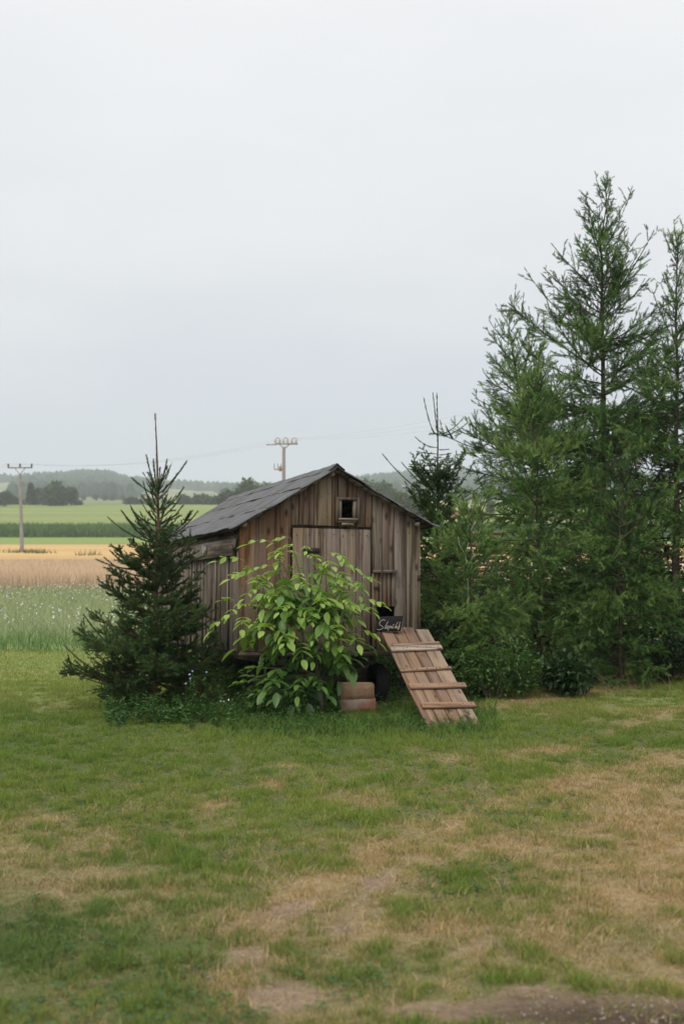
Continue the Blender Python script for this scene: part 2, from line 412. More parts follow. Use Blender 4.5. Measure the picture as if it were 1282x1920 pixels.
# ------------------------------------------------------------ branch machinery
def nrm(v): return v / (np.linalg.norm(v, axis=-1, keepdims=True) + 1e-9)
class Tw:
    """arrays of curved twigs: P(t) = S + D*L*t + G*L*t^2"""
    def __init__(s, S, D, L, G, r0): s.S, s.D, s.L, s.G, s.r = map(np.asarray, (S, D, L, G, r0))
    def at(s, idx, t):
        t = t[:, None]; return s.S[idx] + (s.D[idx] * t + s.G[idx] * t * t) * s.L[idx][:, None]
    def tan(s, idx, t): return nrm(s.D[idx] + 2 * s.G[idx] * t[:, None])
def spawn(tw, dens, t0, t1, lenf, ang, rollsd, g, rg, taper=.7, minl=.03, maxl=9, rad=.5, outb=0):
    cnt = np.maximum(1, (tw.L * dens * (t1 - t0) + rg.random(len(tw.L))).astype(int))
    idx = np.repeat(np.arange(len(tw.L)), cnt); n = len(idx)
    t = rg.uniform(t0, t1, n); S = tw.at(idx, t); T = tw.tan(idx, t)
    side = nrm(np.cross(T, np.array([0, 0, 1.0]))); up = np.cross(side, T)
    sg = np.where(rg.random(n) < .5, -1, 1); roll = rg.normal(0, rollsd, n)
    a = R(ang) * rg.uniform(.7, 1.25, n)
    perp = side * (sg * np.cos(roll))[:, None] + up * np.sin(roll)[:, None]
    D = nrm(T * np.cos(a)[:, None] + perp * np.sin(a)[:, None])
    L = np.clip(lenf * tw.L[idx] * (1 - taper * t) * rg.uniform(.55, 1.2, n), minl, maxl)
    Gv = np.zeros((n, 3)); Gv[:, 2] = g * rg.uniform(.4, 1.5, n)
    Gv += rg.normal(0, .06, (n, 3))
    return Tw(S, D, L, Gv, tw.r[idx] * rad)
def stems(acc, tw, rings=3, sides=3, tone=.1, tipf=.3):
    n = len(tw.L)
    if n == 0: return
    ts = np.linspace(0, 1, rings); idx = np.arange(n)
    V = []
    for k, t in enumerate(ts):
        tt = np.full(n, t); Pp = tw.at(idx, tt); T = tw.tan(idx, tt)
        A = nrm(np.cross(T, np.array([.31, .2, .93]))); B = np.cross(T, A)
        r = (tw.r * (1 - (1 - tipf) * t))[:, None]
        for j in range(sides):
            th = 2 * math.pi * j / sides; V.append(Pp + (A * math.cos(th) + B * math.sin(th)) * r)
    V = np.stack(V, 1); m = rings * sides; q = []
    for k in range(rings - 1):
        for j in range(sides):
            j2 = (j + 1) % sides; q.append((k * sides + j, k * sides + j2, (k + 1) * sides + j2, (k + 1) * sides + j))
    T0 = quads(q); T = (T0[None] + (np.arange(n) * m)[:, None, None]).reshape(-1, 3)
    acc.add(V.reshape(-1, 3), T, tone)
def needles(acc, tw, per_m, nl, nw, ang, rg, tone=(.3, .8), t0=0., tufts=0):
    cnt = np.maximum(1, (tw.L * (1 - t0) * per_m + rg.random(len(tw.L))).astype(int))
    idx = np.repeat(np.arange(len(tw.L)), cnt); n = len(idx)
    t = rg.uniform(t0, 1, n)
    if tufts:
        q = np.maximum(1, tw.L[idx] * tufts); t = (np.floor(t * q) + .5) / q
    Pp = tw.at(idx, t); T = tw.tan(idx, t)
    perp = nrm(np.cross(T, rg.normal(0, 1, (n, 3)))); a = R(ang) * rg.uniform(.75, 1.25, n)
    D = T * np.cos(a)[:, None] + perp * np.sin(a)[:, None]
    sd = nrm(np.cross(D, rg.normal(0, 1, (n, 3)))) * (nw / 2)
    ln = (nl * rg.uniform(.7, 1.2, n))[:, None]
    V = np.stack([Pp - sd, Pp + sd, Pp + D * ln], 1).reshape(-1, 3)
    tt = rg.uniform(tone[0], tone[1], len(tw.L))[idx] + rg.normal(0, .06, n)
    acc.add(V, np.arange(n * 3).reshape(-1, 3), np.repeat(np.clip(tt, 0, 1), 3))

class Shoots:
    def __init__(s, seg): s.seg = seg; s.p = []; s.d = []; s.t = []
    def add(s, tw, rg, tone=(.3, .8), t0=0., tip=0., space=.85):
        if len(tw.L) == 0: return
        cnt = np.maximum(1, np.round(tw.L * (1 - t0) / (s.seg * space))).astype(int); idx = np.repeat(np.arange(len(tw.L)), cnt)
        k = np.arange(len(idx)) - np.repeat(np.cumsum(cnt) - cnt, cnt); t = t0 + (1 - t0) * (k + rg.uniform(-.1, .3, len(k))) / cnt[idx]
        t = np.clip(t, 0, 1); pp_ = tw.at(idx, t); s.p.append(pp_); s.d.append(tw.tan(idx, t))
        cl_ = (vnoise(pp_[:, 0] * 3.4 + 7, pp_[:, 2] * 5.2, 1) + vnoise(pp_[:, 1] * 3.4 + 3, pp_[:, 2] * 5.2 + 9, 2) - 1) * .42
        s.t.append(np.clip(rg.uniform(tone[0], tone[1], len(tw.L))[idx] + rg.normal(0, .05, len(idx)) + tip * (t - .5) + cl_, 0, 1))
    def build(s, name, spec, mat, root):
        """spec: needle length, width, rings, needles per ring, spread angle. The mesh holds one shoot plus a point per
        further shoot; the node group sets the shoot on every point along its direction."""
        nl, nw, rings, per, ang = spec; rg = np.random.default_rng(77); n = rings * per
        z = np.repeat((np.arange(rings) + .5) / rings * s.seg, per) + rg.normal(0, s.seg / rings * .25, n); th = rg.uniform(0, 6.283, n)
        a = R(ang) * rg.uniform(.5, 1.2, n); T = np.array([[0, 0, 1.0]]); perp = np.stack([np.cos(th), np.sin(th), 0 * th], -1)
        D = T * np.cos(a)[:, None] + perp * np.sin(a)[:, None]; sdv = nrm(np.cross(D, rg.normal(0, 1, (n, 3)))) * nw / 2
        p0 = np.stack([0 * z, 0 * z, z], -1); ln = (nl * rg.uniform(.7, 1.2, n))[:, None]
        V = np.stack([p0 - sdv, p0 + sdv, p0 + D * ln], 1).reshape(-1, 3).astype(np.float32)
        p = np.concatenate(s.p).astype(np.float32); d = nrm(np.concatenate(s.d)).astype(np.float32); t = np.concatenate(s.t).astype(np.float32)
        m = len(V); me = bpy.data.meshes.new(name); me.vertices.add(m + len(p)); me.vertices.foreach_set('co', np.concatenate([V, p]).ravel())
        me.loops.add(m); me.loops.foreach_set('vertex_index', np.arange(m, dtype=np.int32)); me.polygons.add(n)
        me.polygons.foreach_set('loop_start', np.arange(0, m, 3, dtype=np.int32)); me.update(calc_edges=True)
        at = me.attributes.new('dir', 'FLOAT_VECTOR', 'POINT'); at.data.foreach_set('vector', np.concatenate([np.zeros((m, 3), np.float32), d]).ravel())
        at = me.attributes.new('tone', 'FLOAT', 'POINT'); at.data.foreach_set('value', np.concatenate([np.full(m, .5, np.float32), t]))
        at = me.attributes.new('seat', 'FLOAT', 'POINT'); at.data.foreach_set('value', np.concatenate([np.zeros(m, np.float32), np.ones(len(p), np.float32)]))
        me.materials.append(mat); o = link(me, name, None, root); md = o.modifiers.new('shoots', 'NODES'); md.node_group = G_shoot; o['kind'] = 'stuff'
        print(name, root.name, len(p), n); return o
def shoot_group():
    g = bpy.data.node_groups.new('shoots', 'GeometryNodeTree')
    g.interface.new_socket('Geometry', in_out='INPUT', socket_type='NodeSocketGeometry')
    g.interface.new_socket('Geometry', in_out='OUTPUT', socket_type='NodeSocketGeometry')
    N, L = g.nodes.new, g.links.new; gi, go = N('NodeGroupInput'), N('NodeGroupOutput')
    ns = N('GeometryNodeInputNamedAttribute'); ns.data_type = 'FLOAT'; ns.inputs['Name'].default_value = 'seat'
    gt = N('FunctionNodeCompare'); gt.data_type = 'FLOAT'; gt.operation = 'GREATER_THAN'; gt.inputs[1].default_value = .5; L(ns.outputs[0], gt.inputs[0])
    sp_ = N('GeometryNodeSeparateGeometry'); sp_.domain = 'POINT'; L(gi.outputs[0], sp_.inputs[0]); L(gt.outputs[0], sp_.inputs[1])
    na = N('GeometryNodeInputNamedAttribute'); na.data_type = 'FLOAT_VECTOR'; na.inputs['Name'].default_value = 'dir'
    al = N('FunctionNodeAlignRotationToVector'); al.axis = 'Z'; L(na.outputs['Attribute'], al.inputs['Vector'])
    r2 = N('FunctionNodeRandomValue'); r2.data_type = 'FLOAT_VECTOR'; r2.inputs[0].default_value = (0, 0, 0); r2.inputs[1].default_value = (0, 0, 6.283)
    er = N('FunctionNodeEulerToRotation'); L(r2.outputs[0], er.inputs[0])
    rr = N('FunctionNodeRotateRotation'); rr.rotation_space = 'LOCAL'; L(al.outputs[0], rr.inputs[0]); L(er.outputs[0], rr.inputs[1])
    r3 = N('FunctionNodeRandomValue'); r3.data_type = 'FLOAT'; r3.inputs[2].default_value = .75; r3.inputs[3].default_value = 1.2; r3.inputs['Seed'].default_value = 9
    i2 = N('GeometryNodeInstanceOnPoints'); L(sp_.outputs[0], i2.inputs['Points']); L(sp_.outputs[1], i2.inputs['Instance'])
    L(rr.outputs[0], i2.inputs['Rotation']); L(r3.outputs[1], i2.inputs['Scale']); L(i2.outputs[0], go.inputs[0])
    return g
G_shoot = shoot_group()
M_bark = plain('bark', (.10, .075, .055), .9, .55, 14, bump=.8)
M_barkgreen = plain('green_shoot_bark', (.07, .08, .035), .8, .4, 40)
M_barkred = plain('young_spruce_bark', (.17, .105, .06), .85, .4, 30, bump=.5)
M_spruce = foliage('spruce_needles', [(.0, (.055, .045, .022)), (.12, (.018, .038, .012)), (.5, (.044, .090, .026)), (.85, (.10, .165, .045)), (1, (.12, .155, .05))], .15, inst=True)
M_larch = foliage('larch_needles', [(.0, (.12, .095, .06)), (.08, (.018, .046, .012)), (.5, (.072, .165, .038)), (.85, (.18, .30, .075)), (1, (.28, .37, .12))], .2, inst=True)
G_spruce = (.0185, .0030, 11, 7, 54); G_larch = (.0215, .0023, 6, 12, 60)

def trunkpath(base, top, n=10, bend=.04, rg=rng):
    b = np.array(base, float); t = np.array(top, float); s = np.linspace(0, 1, n)[:, None]
    off = np.cumsum(rg.normal(0, bend / n ** .5, (n, 2)), 0); off -= off[0]; off = off - s * off[-1]
    p = b + (t - b) * s; p[:, :2] += off; return p
def tp(path, s):
    k = np.linspace(0, 1, len(path)); return np.stack([np.interp(s, k, path[:, i]) for i in range(3)], -1)

# ------------------------------------------------------------ the hen house on wheels
YAW, DIP, ROLL = R(17.7), R(-2.7), R(1.1)
O = P(618, 1221, 13.15)
MH = Matrix.Translation(O) @ Matrix.Rotation(YAW, 4, 'Z') @ Matrix.Rotation(DIP, 4, 'X') @ Matrix.Rotation(ROLL, 4, 'Y')
hen = empty('hen_house', O, 'old weathered wooden hen house on wheels with a dark grey felt gable roof', 'hen house')
hen.matrix_world = MH
MI = MH.inverted()
def fr(px, py, y=0.0):         # photo pixel -> (x,z) on the plane local y = const
    c = MI @ CAM; d = MI.to_3x3() @ ray(px, py); t = (y - c.y) / d.y; p = c + d * t; return p.x, p.z
def sd(px, py, x):             # photo pixel -> (y,z) on the plane local x = const
    c = MI @ CAM; d = MI.to_3x3() @ ray(px, py); t = (x - c.x) / d.x; p = c + d * t; return p.y, p.z
W_V = wood('weathered_planks', 2, .55, .6)
W_D = wood('dark_frame_wood', 2, .08, .5)
W_Y = wood('weathered_beams', 1, .7, .6)
W_X = wood('weathered_rails', 0, .5, .5)
XL = fr(447, 1100)[0]; XR = fr(788, 1100)[0]; XC, ZC = fr(625, 878)
LEN = 4.15
eL = fr(433, 991, -.1); eR = fr(819, 986, -.1); pk = fr(625, 873, -.13)
_rx = [eL[0], eL[0] + .16, eL[0] + .5, XC - .06, XC + .0, XC + .05, eR[0] - .5, eR[0] - .15, eR[0]]
_sl = (pk[1] - .012 - eL[1]) / (XC - eL[0]); _sr = (pk[1] - .012 - eR[1]) / (eR[0] - XC)
_rz = [eL[1], eL[1] + .16 * _sl, eL[1] + .5 * _sl - .006, pk[1] - .012 - .06 * _sl, pk[1], pk[1] - .012 - .05 * _sr, eR[1] + .5 * _sr - .006, eR[1] + .15 * _sr, eR[1]]
def zroof(x): return np.interp(x, _rx, _rz)
Z0 = 0.0
def plank(name, pts, yf, th, col, mat=None, ch=.003, parent=None):
    V, T = chamfer_prism(pts, yf, th, ch); a = Acc(); a.add(V, T)
    o = a.build(name, mat or W_V, parent or hen, color=col); return o
def shade(c, k=.18):
    f = 1 + random.uniform(-k, k); return tuple(x * f * (1 + random.uniform(-.06, .06)) for x in c)
BROWN = (.150, .092, .057); DARKB = (.105, .072, .048); GREY = (.185, .14, .108); LIGHT = (.235, .168, .115); RED = (.205, .10, .052)
def vplank(x0, x1, zb, zt_fn, yf, th, col, gap=.0025, name='plank'):
    x0 += gap; x1 -= gap
    zb += random.uniform(-.006, .006)
    pts = [(x0, zb), (x1, zb), (x1, zt_fn(x1))]
    if x0 < XC < x1: pts.append((XC, zt_fn(XC)))
    pts.append((x0, zt_fn(x0)))
    return plank(name, pts, yf + random.uniform(-.003, .003), th, col)
ztop = lambda x: float(zroof(x)) - .035
fx = lambda px, py=1100: fr(px, py)[0]
fz = lambda py, px=620: fr(px, py)[1]
# full-height planks left and right of the door
for a, b, c in ((447, 484, RED), (484, 524, BROWN), (524, 545, BROWN)): vplank(fx(a), fx(b), Z0, ztop, 0, .022, shade(c, .08))
zd = fz(986); zdr = fz(989, 690)
for a, b, c in ((762, 788, GREY), (739, 762, GREY)): vplank(fx(a), fx(b), Z0, ztop, 0, .022, shade(c, .08))
zrail = fz(1074, 720); zhole = fz(1138, 724)
for a, b, c in ((697, 716, GREY), (716, 728, BROWN), (728, 739, GREY)): vplank(fx(a), fx(b), zrail, ztop, 0, .022, shade(c, .1))
# gable planks above the door
wx0, wx1, wz0, wz1 = fx(634, 950), fx(668, 950), fz(975, 650), fz(938, 650)
for a, b, c in ((545, 560, BROWN), (560, 589, BROWN), (589, 622, LIGHT), (684, 697, BROWN)):
    vplank(fx(a, 950), fx(b, 950), zd, ztop, 0, .022, shade(c, .1))
vplank(fx(622, 950), wx0 - .002, zd, ztop, 0, .022, shade(BROWN))
vplank(wx1 + .002, fx(684, 950), zd, ztop, 0, .022, shade(DARKB))
vplank(wx0, fx(653, 950), wz1 + .004, ztop, 0, .022, shade(GREY))
vplank(fx(653, 950), wx1, wz1 + .004, ztop, 0, .022, shade(BROWN))
vplank(wx0, wx1, zd, lambda x: wz0 - .004, 0, .022, shade(DARKB))
# window: four frame boards and an inner lining
win = Acc(); fw = .028
for x0, x1, z0, z1 in ((wx0 - fw, wx0, wz0 - fw, wz1 + fw), (wx1, wx1 + fw, wz0 - fw, wz1 + fw), (wx0 + .001, wx1 - .001, wz1, wz1 + fw), (wx0 + .001, wx1 - .001, wz0 - fw, wz0)):
    box(win, x0, x1, -.022, -.004, z0, z1, jit=.0015)
wfr = win.build('window', W_D, hen, color=(.15, .115, .088)); wfr['label'] = 'small unglazed square window with grey wooden frame in the gable'
for q0, q1 in ((wx0 + .003, wx0 + .03), (wx1 - .03, wx1 - .003)):
    a = Acc(); box(a, q0, q1, -.012, .05, wz0 + .02, wz1 - .002); a.build('lining', W_V, wfr, color=(.22, .18, .14))
a = Acc(); box(a, wx0 - .004, wx1 + .004, -.034, .06, wz0 - .002, wz0 + .016, jit=.001); a.build('sill', W_X, wfr, color=(.27, .235, .20))
a = Acc(); box(a, wx0 + .03, wx1 - .035, -.03, -.008, wz0 - .05, wz0 - .03, jit=.003); a.build('ledge', W_X, wfr, color=(.24, .2, .16))
# big door of planks, set back a little with a dark gap above and to the right
door = bpy.data.objects.new('door', None); COL.objects.link(door); door.parent = hen
door['label'] = 'wide door of pale vertical planks in the front wall'
edges = [548, 569, 590, 612, 637, 667, 679, 695]
zt = fz(990, 600)
for i in range(7):
    x0, x1 = fx(edges[i]), fx(edges[i + 1])
    c = (LIGHT, GREY, LIGHT, GREY, LIGHT, GREY, GREY)[i]
    o = vplank(x0, x1, Z0 + .005, lambda x: zt - .003 + (x - fx(548)) * -.004, .004, .02, shade(c, .08)); o.parent = door
for q0, q1 in ((.16, .24), (zt - .30, zt - .22)):
    a = Acc(); box(a, fx(548), fx(694), .026, .05, q0, q1); a.build('brace', W_X, door, color=DARKB)
a = Acc(); box(a, fx(569), fx(598), -.012, .002, fz(1037), fz(1028)); a.build('hinge', plain('rusty_iron', (.05, .035, .028), .8, .5, 60), door)
a = Acc(); box(a, fx(696.5), fx(698.5), .03, .05, 0, zd); box(a, fx(545), fx(698), .03, .05, zd - .03, zd + .02); a.build('door_jamb', W_V, hen, color=(.06, .045, .035))
# hatch: sliding board above the hole, its rail and stiles
M_iron = bpy.data.materials['rusty_iron']
hx0, hx1 = fx(706), fx(740); 
hatch = bpy.data.objects.new('hatch', None); COL.objects.link(hatch); hatch.parent = hen; hatch['label'] = 'small plank slide above the dark pop hole'
for a_, b_ in ((702, 709), (709, 716), (716, 724), (724, 732), (732, 740)):
    o = vplank(fx(a_), fx(b_), zhole, lambda x: zrail + .02, -.016, .014, shade(DARKB if a_ in (709, 732) else BROWN), gap=.004); o.parent = hatch
a = Acc(); box(a, fx(697), fx(742), -.05, -.018, zrail - .004, zrail + .026, jit=.002); a.build('rail', W_X, hatch, color=(.13, .1, .08))
for q in (712, 734):
    a = Acc(); tube(a, [(fx(q), -.052, zrail - .035), (fx(q), -.055, zrail + .045)], .006, 6); a.build('peg', M_iron, hatch)
a = Acc(); box(a, fx(699), fx(709), -.03, -.018, fz(1105, 704), fz(1099, 704)); a.build('latch', M_iron, hatch)
zs = fz(1187, 722)
vplank(fx(697.5), fx(706), fz(1213, 702), lambda x: zrail - .008, -.001, .022, shade(LIGHT, .02))
vplank(fx(706), fx(739), Z0 - .0, lambda x: zs, .004, .022, shade(DARKB, .02))
a = Acc(); box(a, fx(706), fx(740), .10, .115, zs + .07, zs + .11); box(a, fx(706), fx(743), .02, .12, zs - .01, zs + .01); a.build('inner_rail', W_X, hatch, color=(.10, .085, .07))
# left side: narrow upright boards and a broad board under the eave
YB = [0.0]
while YB[-1] < LEN: YB.append(YB[-1] + random.uniform(.05, .105))
zsl = ztop(XL) + .0
yb, zb1 = sd(418, 1044, XL); _, zb0 = sd(430, 1012, XL)
for i in range(len(YB) - 1):
    g = .0016; y0, y1 = YB[i] + g + (.024 if i == 0 else 0), YB[i + 1] - g
    a = Acc(); off = random.uniform(-.004, .004)
    V, T = chamfer_prism([(y0, .0 + random.uniform(-.01, .01)), (y1, .0 + random.uniform(-.01, .01)), (y1, zb1 + .03), (y0, zb1 + .03)], 0, .02, .003)
    V = [(XL + off + v[1], v[0], v[2]) for v in V]; a.add(V, T)
    c = random.choice((DARKB, (.19, .15, .12), (.20, .165, .14), (.15, .115, .09))); a.build('plank', W_V, hen, color=shade(c, .25))
    if i % 7 == 4:
        a = Acc(); box(a, XL + off - .014, XL + off - .001, y0 - .014, y0 + .012, .01, zb1 + .01, jit=.002); a.build('batten', W_V, hen, color=shade((.24, .20, .165), .3))
a = Acc(); V, T = chamfer_prism([(.07, zb1 - .005), (LEN, zb1 - .01), (LEN, zb0 + .01), (.0, zb0)], 0, .024, .004)
a.add([(XL - .045 + v[1], v[0], v[2]) for v in V], T); a.build('eave_board', W_Y, hen, color=(.17, .14, .115))
a = Acc(); box(a, XL + .026, XL + .034, .03, LEN - .01, .0, zb1); a.build('backing', W_V, hen, color=(.05, .04, .03))
a = Acc(); box(a, XL + .001, XL + .02, .03, LEN, zb1 + .035, ztop(XL) - .005); a.build('upper_board', W_Y, hen, color=(.08, .065, .05))
# right side and back
n = 26; wr = (LEN) / n
for i in range(n):
    a = Acc(); box(a, XR - .022, XR - .002, .024 + i * wr, .024 + (i + 1) * wr - .006, 0, ztop(XR) - .01, jit=.002); a.build('plank', W_V, hen, color=shade(GREY, .2))
nb = 12; wb = (XR - XL) / nb
for i in range(nb):
    x0 = XL + i * wb + .003; x1 = XL + (i + 1) * wb - .003
    o = vplank(x0, x1, 0, ztop, LEN + .001, .02, shade(GREY, .2))
a = Acc(); box(a, XL + .025, XR - .025, .03, LEN - .004, .004, .03); a.build('floor', W_Y, hen, color=DARKB)
# beams
a = Acc(); box(a, XL + .01, XR - .01, .004, .07, -.045, -.004, jit=.002); a.build('cross_beam', W_X, hen, color=(.10, .075, .055))
a = Acc(); box(a, XL + .01, XR - .01, LEN - .07, LEN, -.075, -.004); a.build('cross_beam', W_X, hen, color=(.10, .075, .055))
for x in (-.42, .42):
    a = Acc(); box(a, x - .035, x + .035, .08, LEN - .08, -.13, -.004); a.build('chassis_beam', W_Y, hen, color=(.05, .045, .04))
for px, py in ((624, 889), (459, 984), (783, 983)):
    x, z = fr(px, py, -.06); a = Acc(); box(a, x - .02, x + .02, -.065, .02 if px != 624 else LEN, z - .02, z + .02, jit=.002); a.build('rafter_end', W_Y, hen, color=(.30, .25, .20))
# small white block on the lower left corner of the front
x, z = fr(458, 1197); a = Acc(); box(a, x - .022, x + .018, -.035, -.003, z - .004, z + .035, jit=.002); a.build('corner_block', W_X, hen, color=(.6, .5, .36))
a = Acc(); box(a, x - .018, x + .016, -.03, -.003, z - .085, z - .006, jit=.002); a.build('bracket', M_iron, hen)
a = Acc(); xx, zz = fr(785, 1083); box(a, xx - .012, xx + .008, -.02, -.003, zz - .03, zz + .02); a.build('hook', M_iron, hen)
# roof boards and felt
M_felt = bpy.data.materials.new('roofing_felt'); M_felt.use_nodes = True
nt = M_felt.node_tree; b = nt.nodes['Principled BSDF']
tc = nd(nt, 'ShaderNodeTexCoord'); n1 = nd(nt, 'ShaderNodeTexNoise', Scale=3.0, Detail=8.0, Roughness=.7); nt.links.new(tc.outputs['Object'], n1.inputs['Vector'])
r1 = ramp(nt, [(.32, (.045, .045, .046)), (.5, (.082, .081, .082)), (.68, (.118, .116, .115))]); nt.links.new(n1.outputs[0], r1.inputs[0])
n2 = nd(nt, 'ShaderNodeTexNoise', Scale=160.0, Detail=3.0); nt.links.new(tc.outputs['Object'], n2.inputs['Vector'])
r2 = ramp(nt, [(.3, (.7, .7, .7)), (.7, (1.3, 1.3, 1.3))]); nt.links.new(n2.outputs[0], r2.inputs[0])
cc = mixc(nt, 1.0, r1.outputs[0], r2.outputs[0], 'MULTIPLY')
n3 = nd(nt, 'ShaderNodeTexNoise', Scale=7.0, Detail=6.0, Roughness=.8); nt.links.new(tc.outputs['Object'], n3.inputs['Vector'])
r3 = ramp(nt, [(.66, (0, 0, 0)), (.74, (1, 1, 1))]); nt.links.new(n3.outputs[0], r3.inputs[0])
cc = mixc(nt, r3.outputs[0], cc, (.20, .20, .19)); nt.links.new(cc, b.inputs['Base Color'])
b.inputs['Roughness'].default_value = .7; b.inputs['Specular IOR Level'].default_value = .35
bp = nd(nt, 'ShaderNodeBump'); bp.inputs['Strength'].default_value = .5; bp.inputs['Distance'].default_value = .01
nt.links.new(n1.outputs[0], bp.inputs['Height']); nt.links.new(bp.outputs[0], b.inputs['Normal'])
YF, YBK = -.12, LEN + .1
for side in (-1, 1):
    xe = eL[0] if side < 0 else eR[0]
    # boards under the felt, running along the roof
    nbd = 7
    for k in range(nbd):
        s0, s1 = k / nbd, (k + 1) / nbd - .01
        xa = XC + (xe - XC) * s0 * .98; xb = XC + (xe - XC) * s1 * .98
        a = Acc(); y0 = YF + .02 + random.uniform(0, .03)
        V = [(x, y, float(zroof(x)) - d) for x in (xa, xb) for y in (y0, YBK - .03) for d in (.034, .014)]
        q = [(0, 1, 3, 2), (4, 6, 7, 5), (0, 4, 5, 1), (2, 3, 7, 6), (0, 2, 6, 4), (1, 5, 7, 3)]
        a.add(V, quads(q)); a.build('roof_board', W_Y, hen, color=shade((.09, .07, .055), .2))
    # three overlapping strips of felt per slope, lowest first
    for k in range(3):
        s0 = (0, .30, .63)[k] - (.0 if k == 0 else .03); s1 = (.34, .67, 1.02)[k]
        nx, ny = 14, 110
        S, Y = np.meshgrid(np.linspace(s0, s1, nx), np.linspace(YF, YBK, ny))
        edge = (S - s0) / (s1 - s0)
        Y = Y + np.where(Y < YF + .05, (vnoise(S * 9, S * 0 + k + 3 * side, 2) - .5) * .05, 0)
        S2 = S + np.where(edge > .93, (vnoise(Y * 3.0, Y * 0 + k * 3 + side, 3) - .5) * .025, 0)
        X = XC + (xe - XC) * S2
        Z = zroof(X) + .004 + (2 - k) * .004 + (fbm(X * 5 + side * 9, Y * 4, k + 2, 3) - .5) * .022 \
            + .010 * np.exp(-((vnoise(X * 2.2, Y * 1.3, 4) - .5) / .05) ** 2) * (vnoise(X * 3, Y * 3, 1)) \
            + np.where(edge > .9, .008 * vnoise(Y * 5, Y * 0 + k, 6), 0)
        Z = Z - sstep(YF + .04, YF, Y) * .018
        top = np.stack([X, Y, Z], -1).reshape(-1, 3); bot = top - np.array([0, 0, .006])
        i = np.arange(nx * ny).reshape(ny, nx); q = np.stack([i[:-1, :-1], i[:-1, 1:], i[1:, 1:], i[1:, :-1]], -1).reshape(-1, 4)
        a = Acc(); N = nx * ny
        ring = np.concatenate([i[0, :], i[1:, -1], i[-1, -2::-1], i[-2:0:-1, 0]]); r2_ = np.roll(ring, -1)
        qq = np.stack([ring, r2_, r2_ + N, ring + N], -1)
        a.add(np.concatenate([top, bot]), np.concatenate([quads(q), quads(q[:, ::-1] + N), quads(qq)]))
        o = a.build('roof_felt', M_felt, hen, smooth=False)
a = Acc()   # ridge strip
yy = np.linspace(YF - .005, YBK, 60); xs_ = np.array([-.075, -.03, 0, .03, .075])
X, Y = np.meshgrid(XC + xs_, yy); Z = zroof(X) + .024 - np.abs(X - XC) * .08 + (fbm(X * 8, Y * 6, 3, 2) - .5) * .012
i = np.arange(X.size).reshape(X.shape); q = np.stack([i[:-1, :-1], i[:-1, 1:], i[1:, 1:], i[1:, :-1]], -1).reshape(-1, 4)
tpv = np.stack([X, Y, Z], -1).reshape(-1, 3); N = X.size
ring = np.concatenate([i[0, :], i[1:, -1], i[-1, -2::-1], i[-2:0:-1, 0]]); r2_ = np.roll(ring, -1)
a.add(np.concatenate([tpv, tpv - np.array([0, 0, .008])]), np.concatenate([quads(q), quads(q[:, ::-1] + N), quads(np.stack([ring, r2_, r2_ + N, ring + N], -1))]))
a.build('ridge_felt', M_felt, hen)
# wheels
M_tyre = plain('old_rubber', (.012, .012, .013), .8, .3, 30)
def wheel(x, y, zc, r=.19):
    w = bpy.data.objects.new('wheel', None); COL.objects.link(w); w.parent = hen; w.location = (x, y, zc)
    n = 32; prof = [(r * .62, -.045), (r * .9, -.06), (r, -.045), (r * 1.0, .045), (r * .9, .06), (r * .62, .045)]
    V = [(o_, math.cos(t) * rr, math.sin(t) * rr) for t in np.linspace(0, 2 * math.pi, n, endpoint=False) for rr, o_ in prof]
    m_ = len(prof); q = [(i * m_ + j, ((i + 1) % n) * m_ + j, ((i + 1) % n) * m_ + (j + 1) % m_, i * m_ + (j + 1) % m_) for i in range(n) for j in range(m_)]
    a = Acc(); a.add(V, quads(q)); a.build('tyre', M_tyre, w, smooth=True)
    a = Acc(); tube(a, [(-.035, 0, 0), (-.02, 0, 0), (.02, 0, 0), (.035, 0, 0)], [r * .45, r * .63, r * .63, r * .45], 24); a.build('rim', M_iron, w)
    return w
wx, wy = .52, .35
wp = MI @ P(706, 1281, 13.62)
for y in (wp.y, 3.5):
    for x in (wp.x, -wp.x - .06): wheel(x, y, wp.z)
    a = Acc(); tube(a, [(-wp.x - .06, y, wp.z), (wp.x, y, wp.z)], .025, 8); a.build('axle', M_iron, hen)
    a = Acc(); box(a, -.46, .46, y - .05, y + .05, wp.z + .02, -.128); a.build('axle_block', W_X, hen, color=(.05, .04, .035))

# pale frayed loop on the eave board
lp = empty('rope_loop', MH @ Vector((XL - .05, sd(395, 1028, XL)[0], sd(395, 1028, XL)[1])), 'pale frayed loop of rope hanging on the grey board under the eave', 'rope')
lp.rotation_euler = (0, 0, YAW); a = Acc()
for k in range(4):
    w_ = .03 - .006 * k; pts = [(-.012 - .004 * k, math.sin(t) * w_ * 2.2, -.02 + .05 * (1 - math.cos(t)) * (1 if abs(t) < 9 else 1) - .03) for t in np.linspace(-2.1, 2.1, 10)]
    tube(a, pts, .006, 5)
a.build('strand', plain('old_rope', (.5, .47, .42), .9, .4, 80), lp)

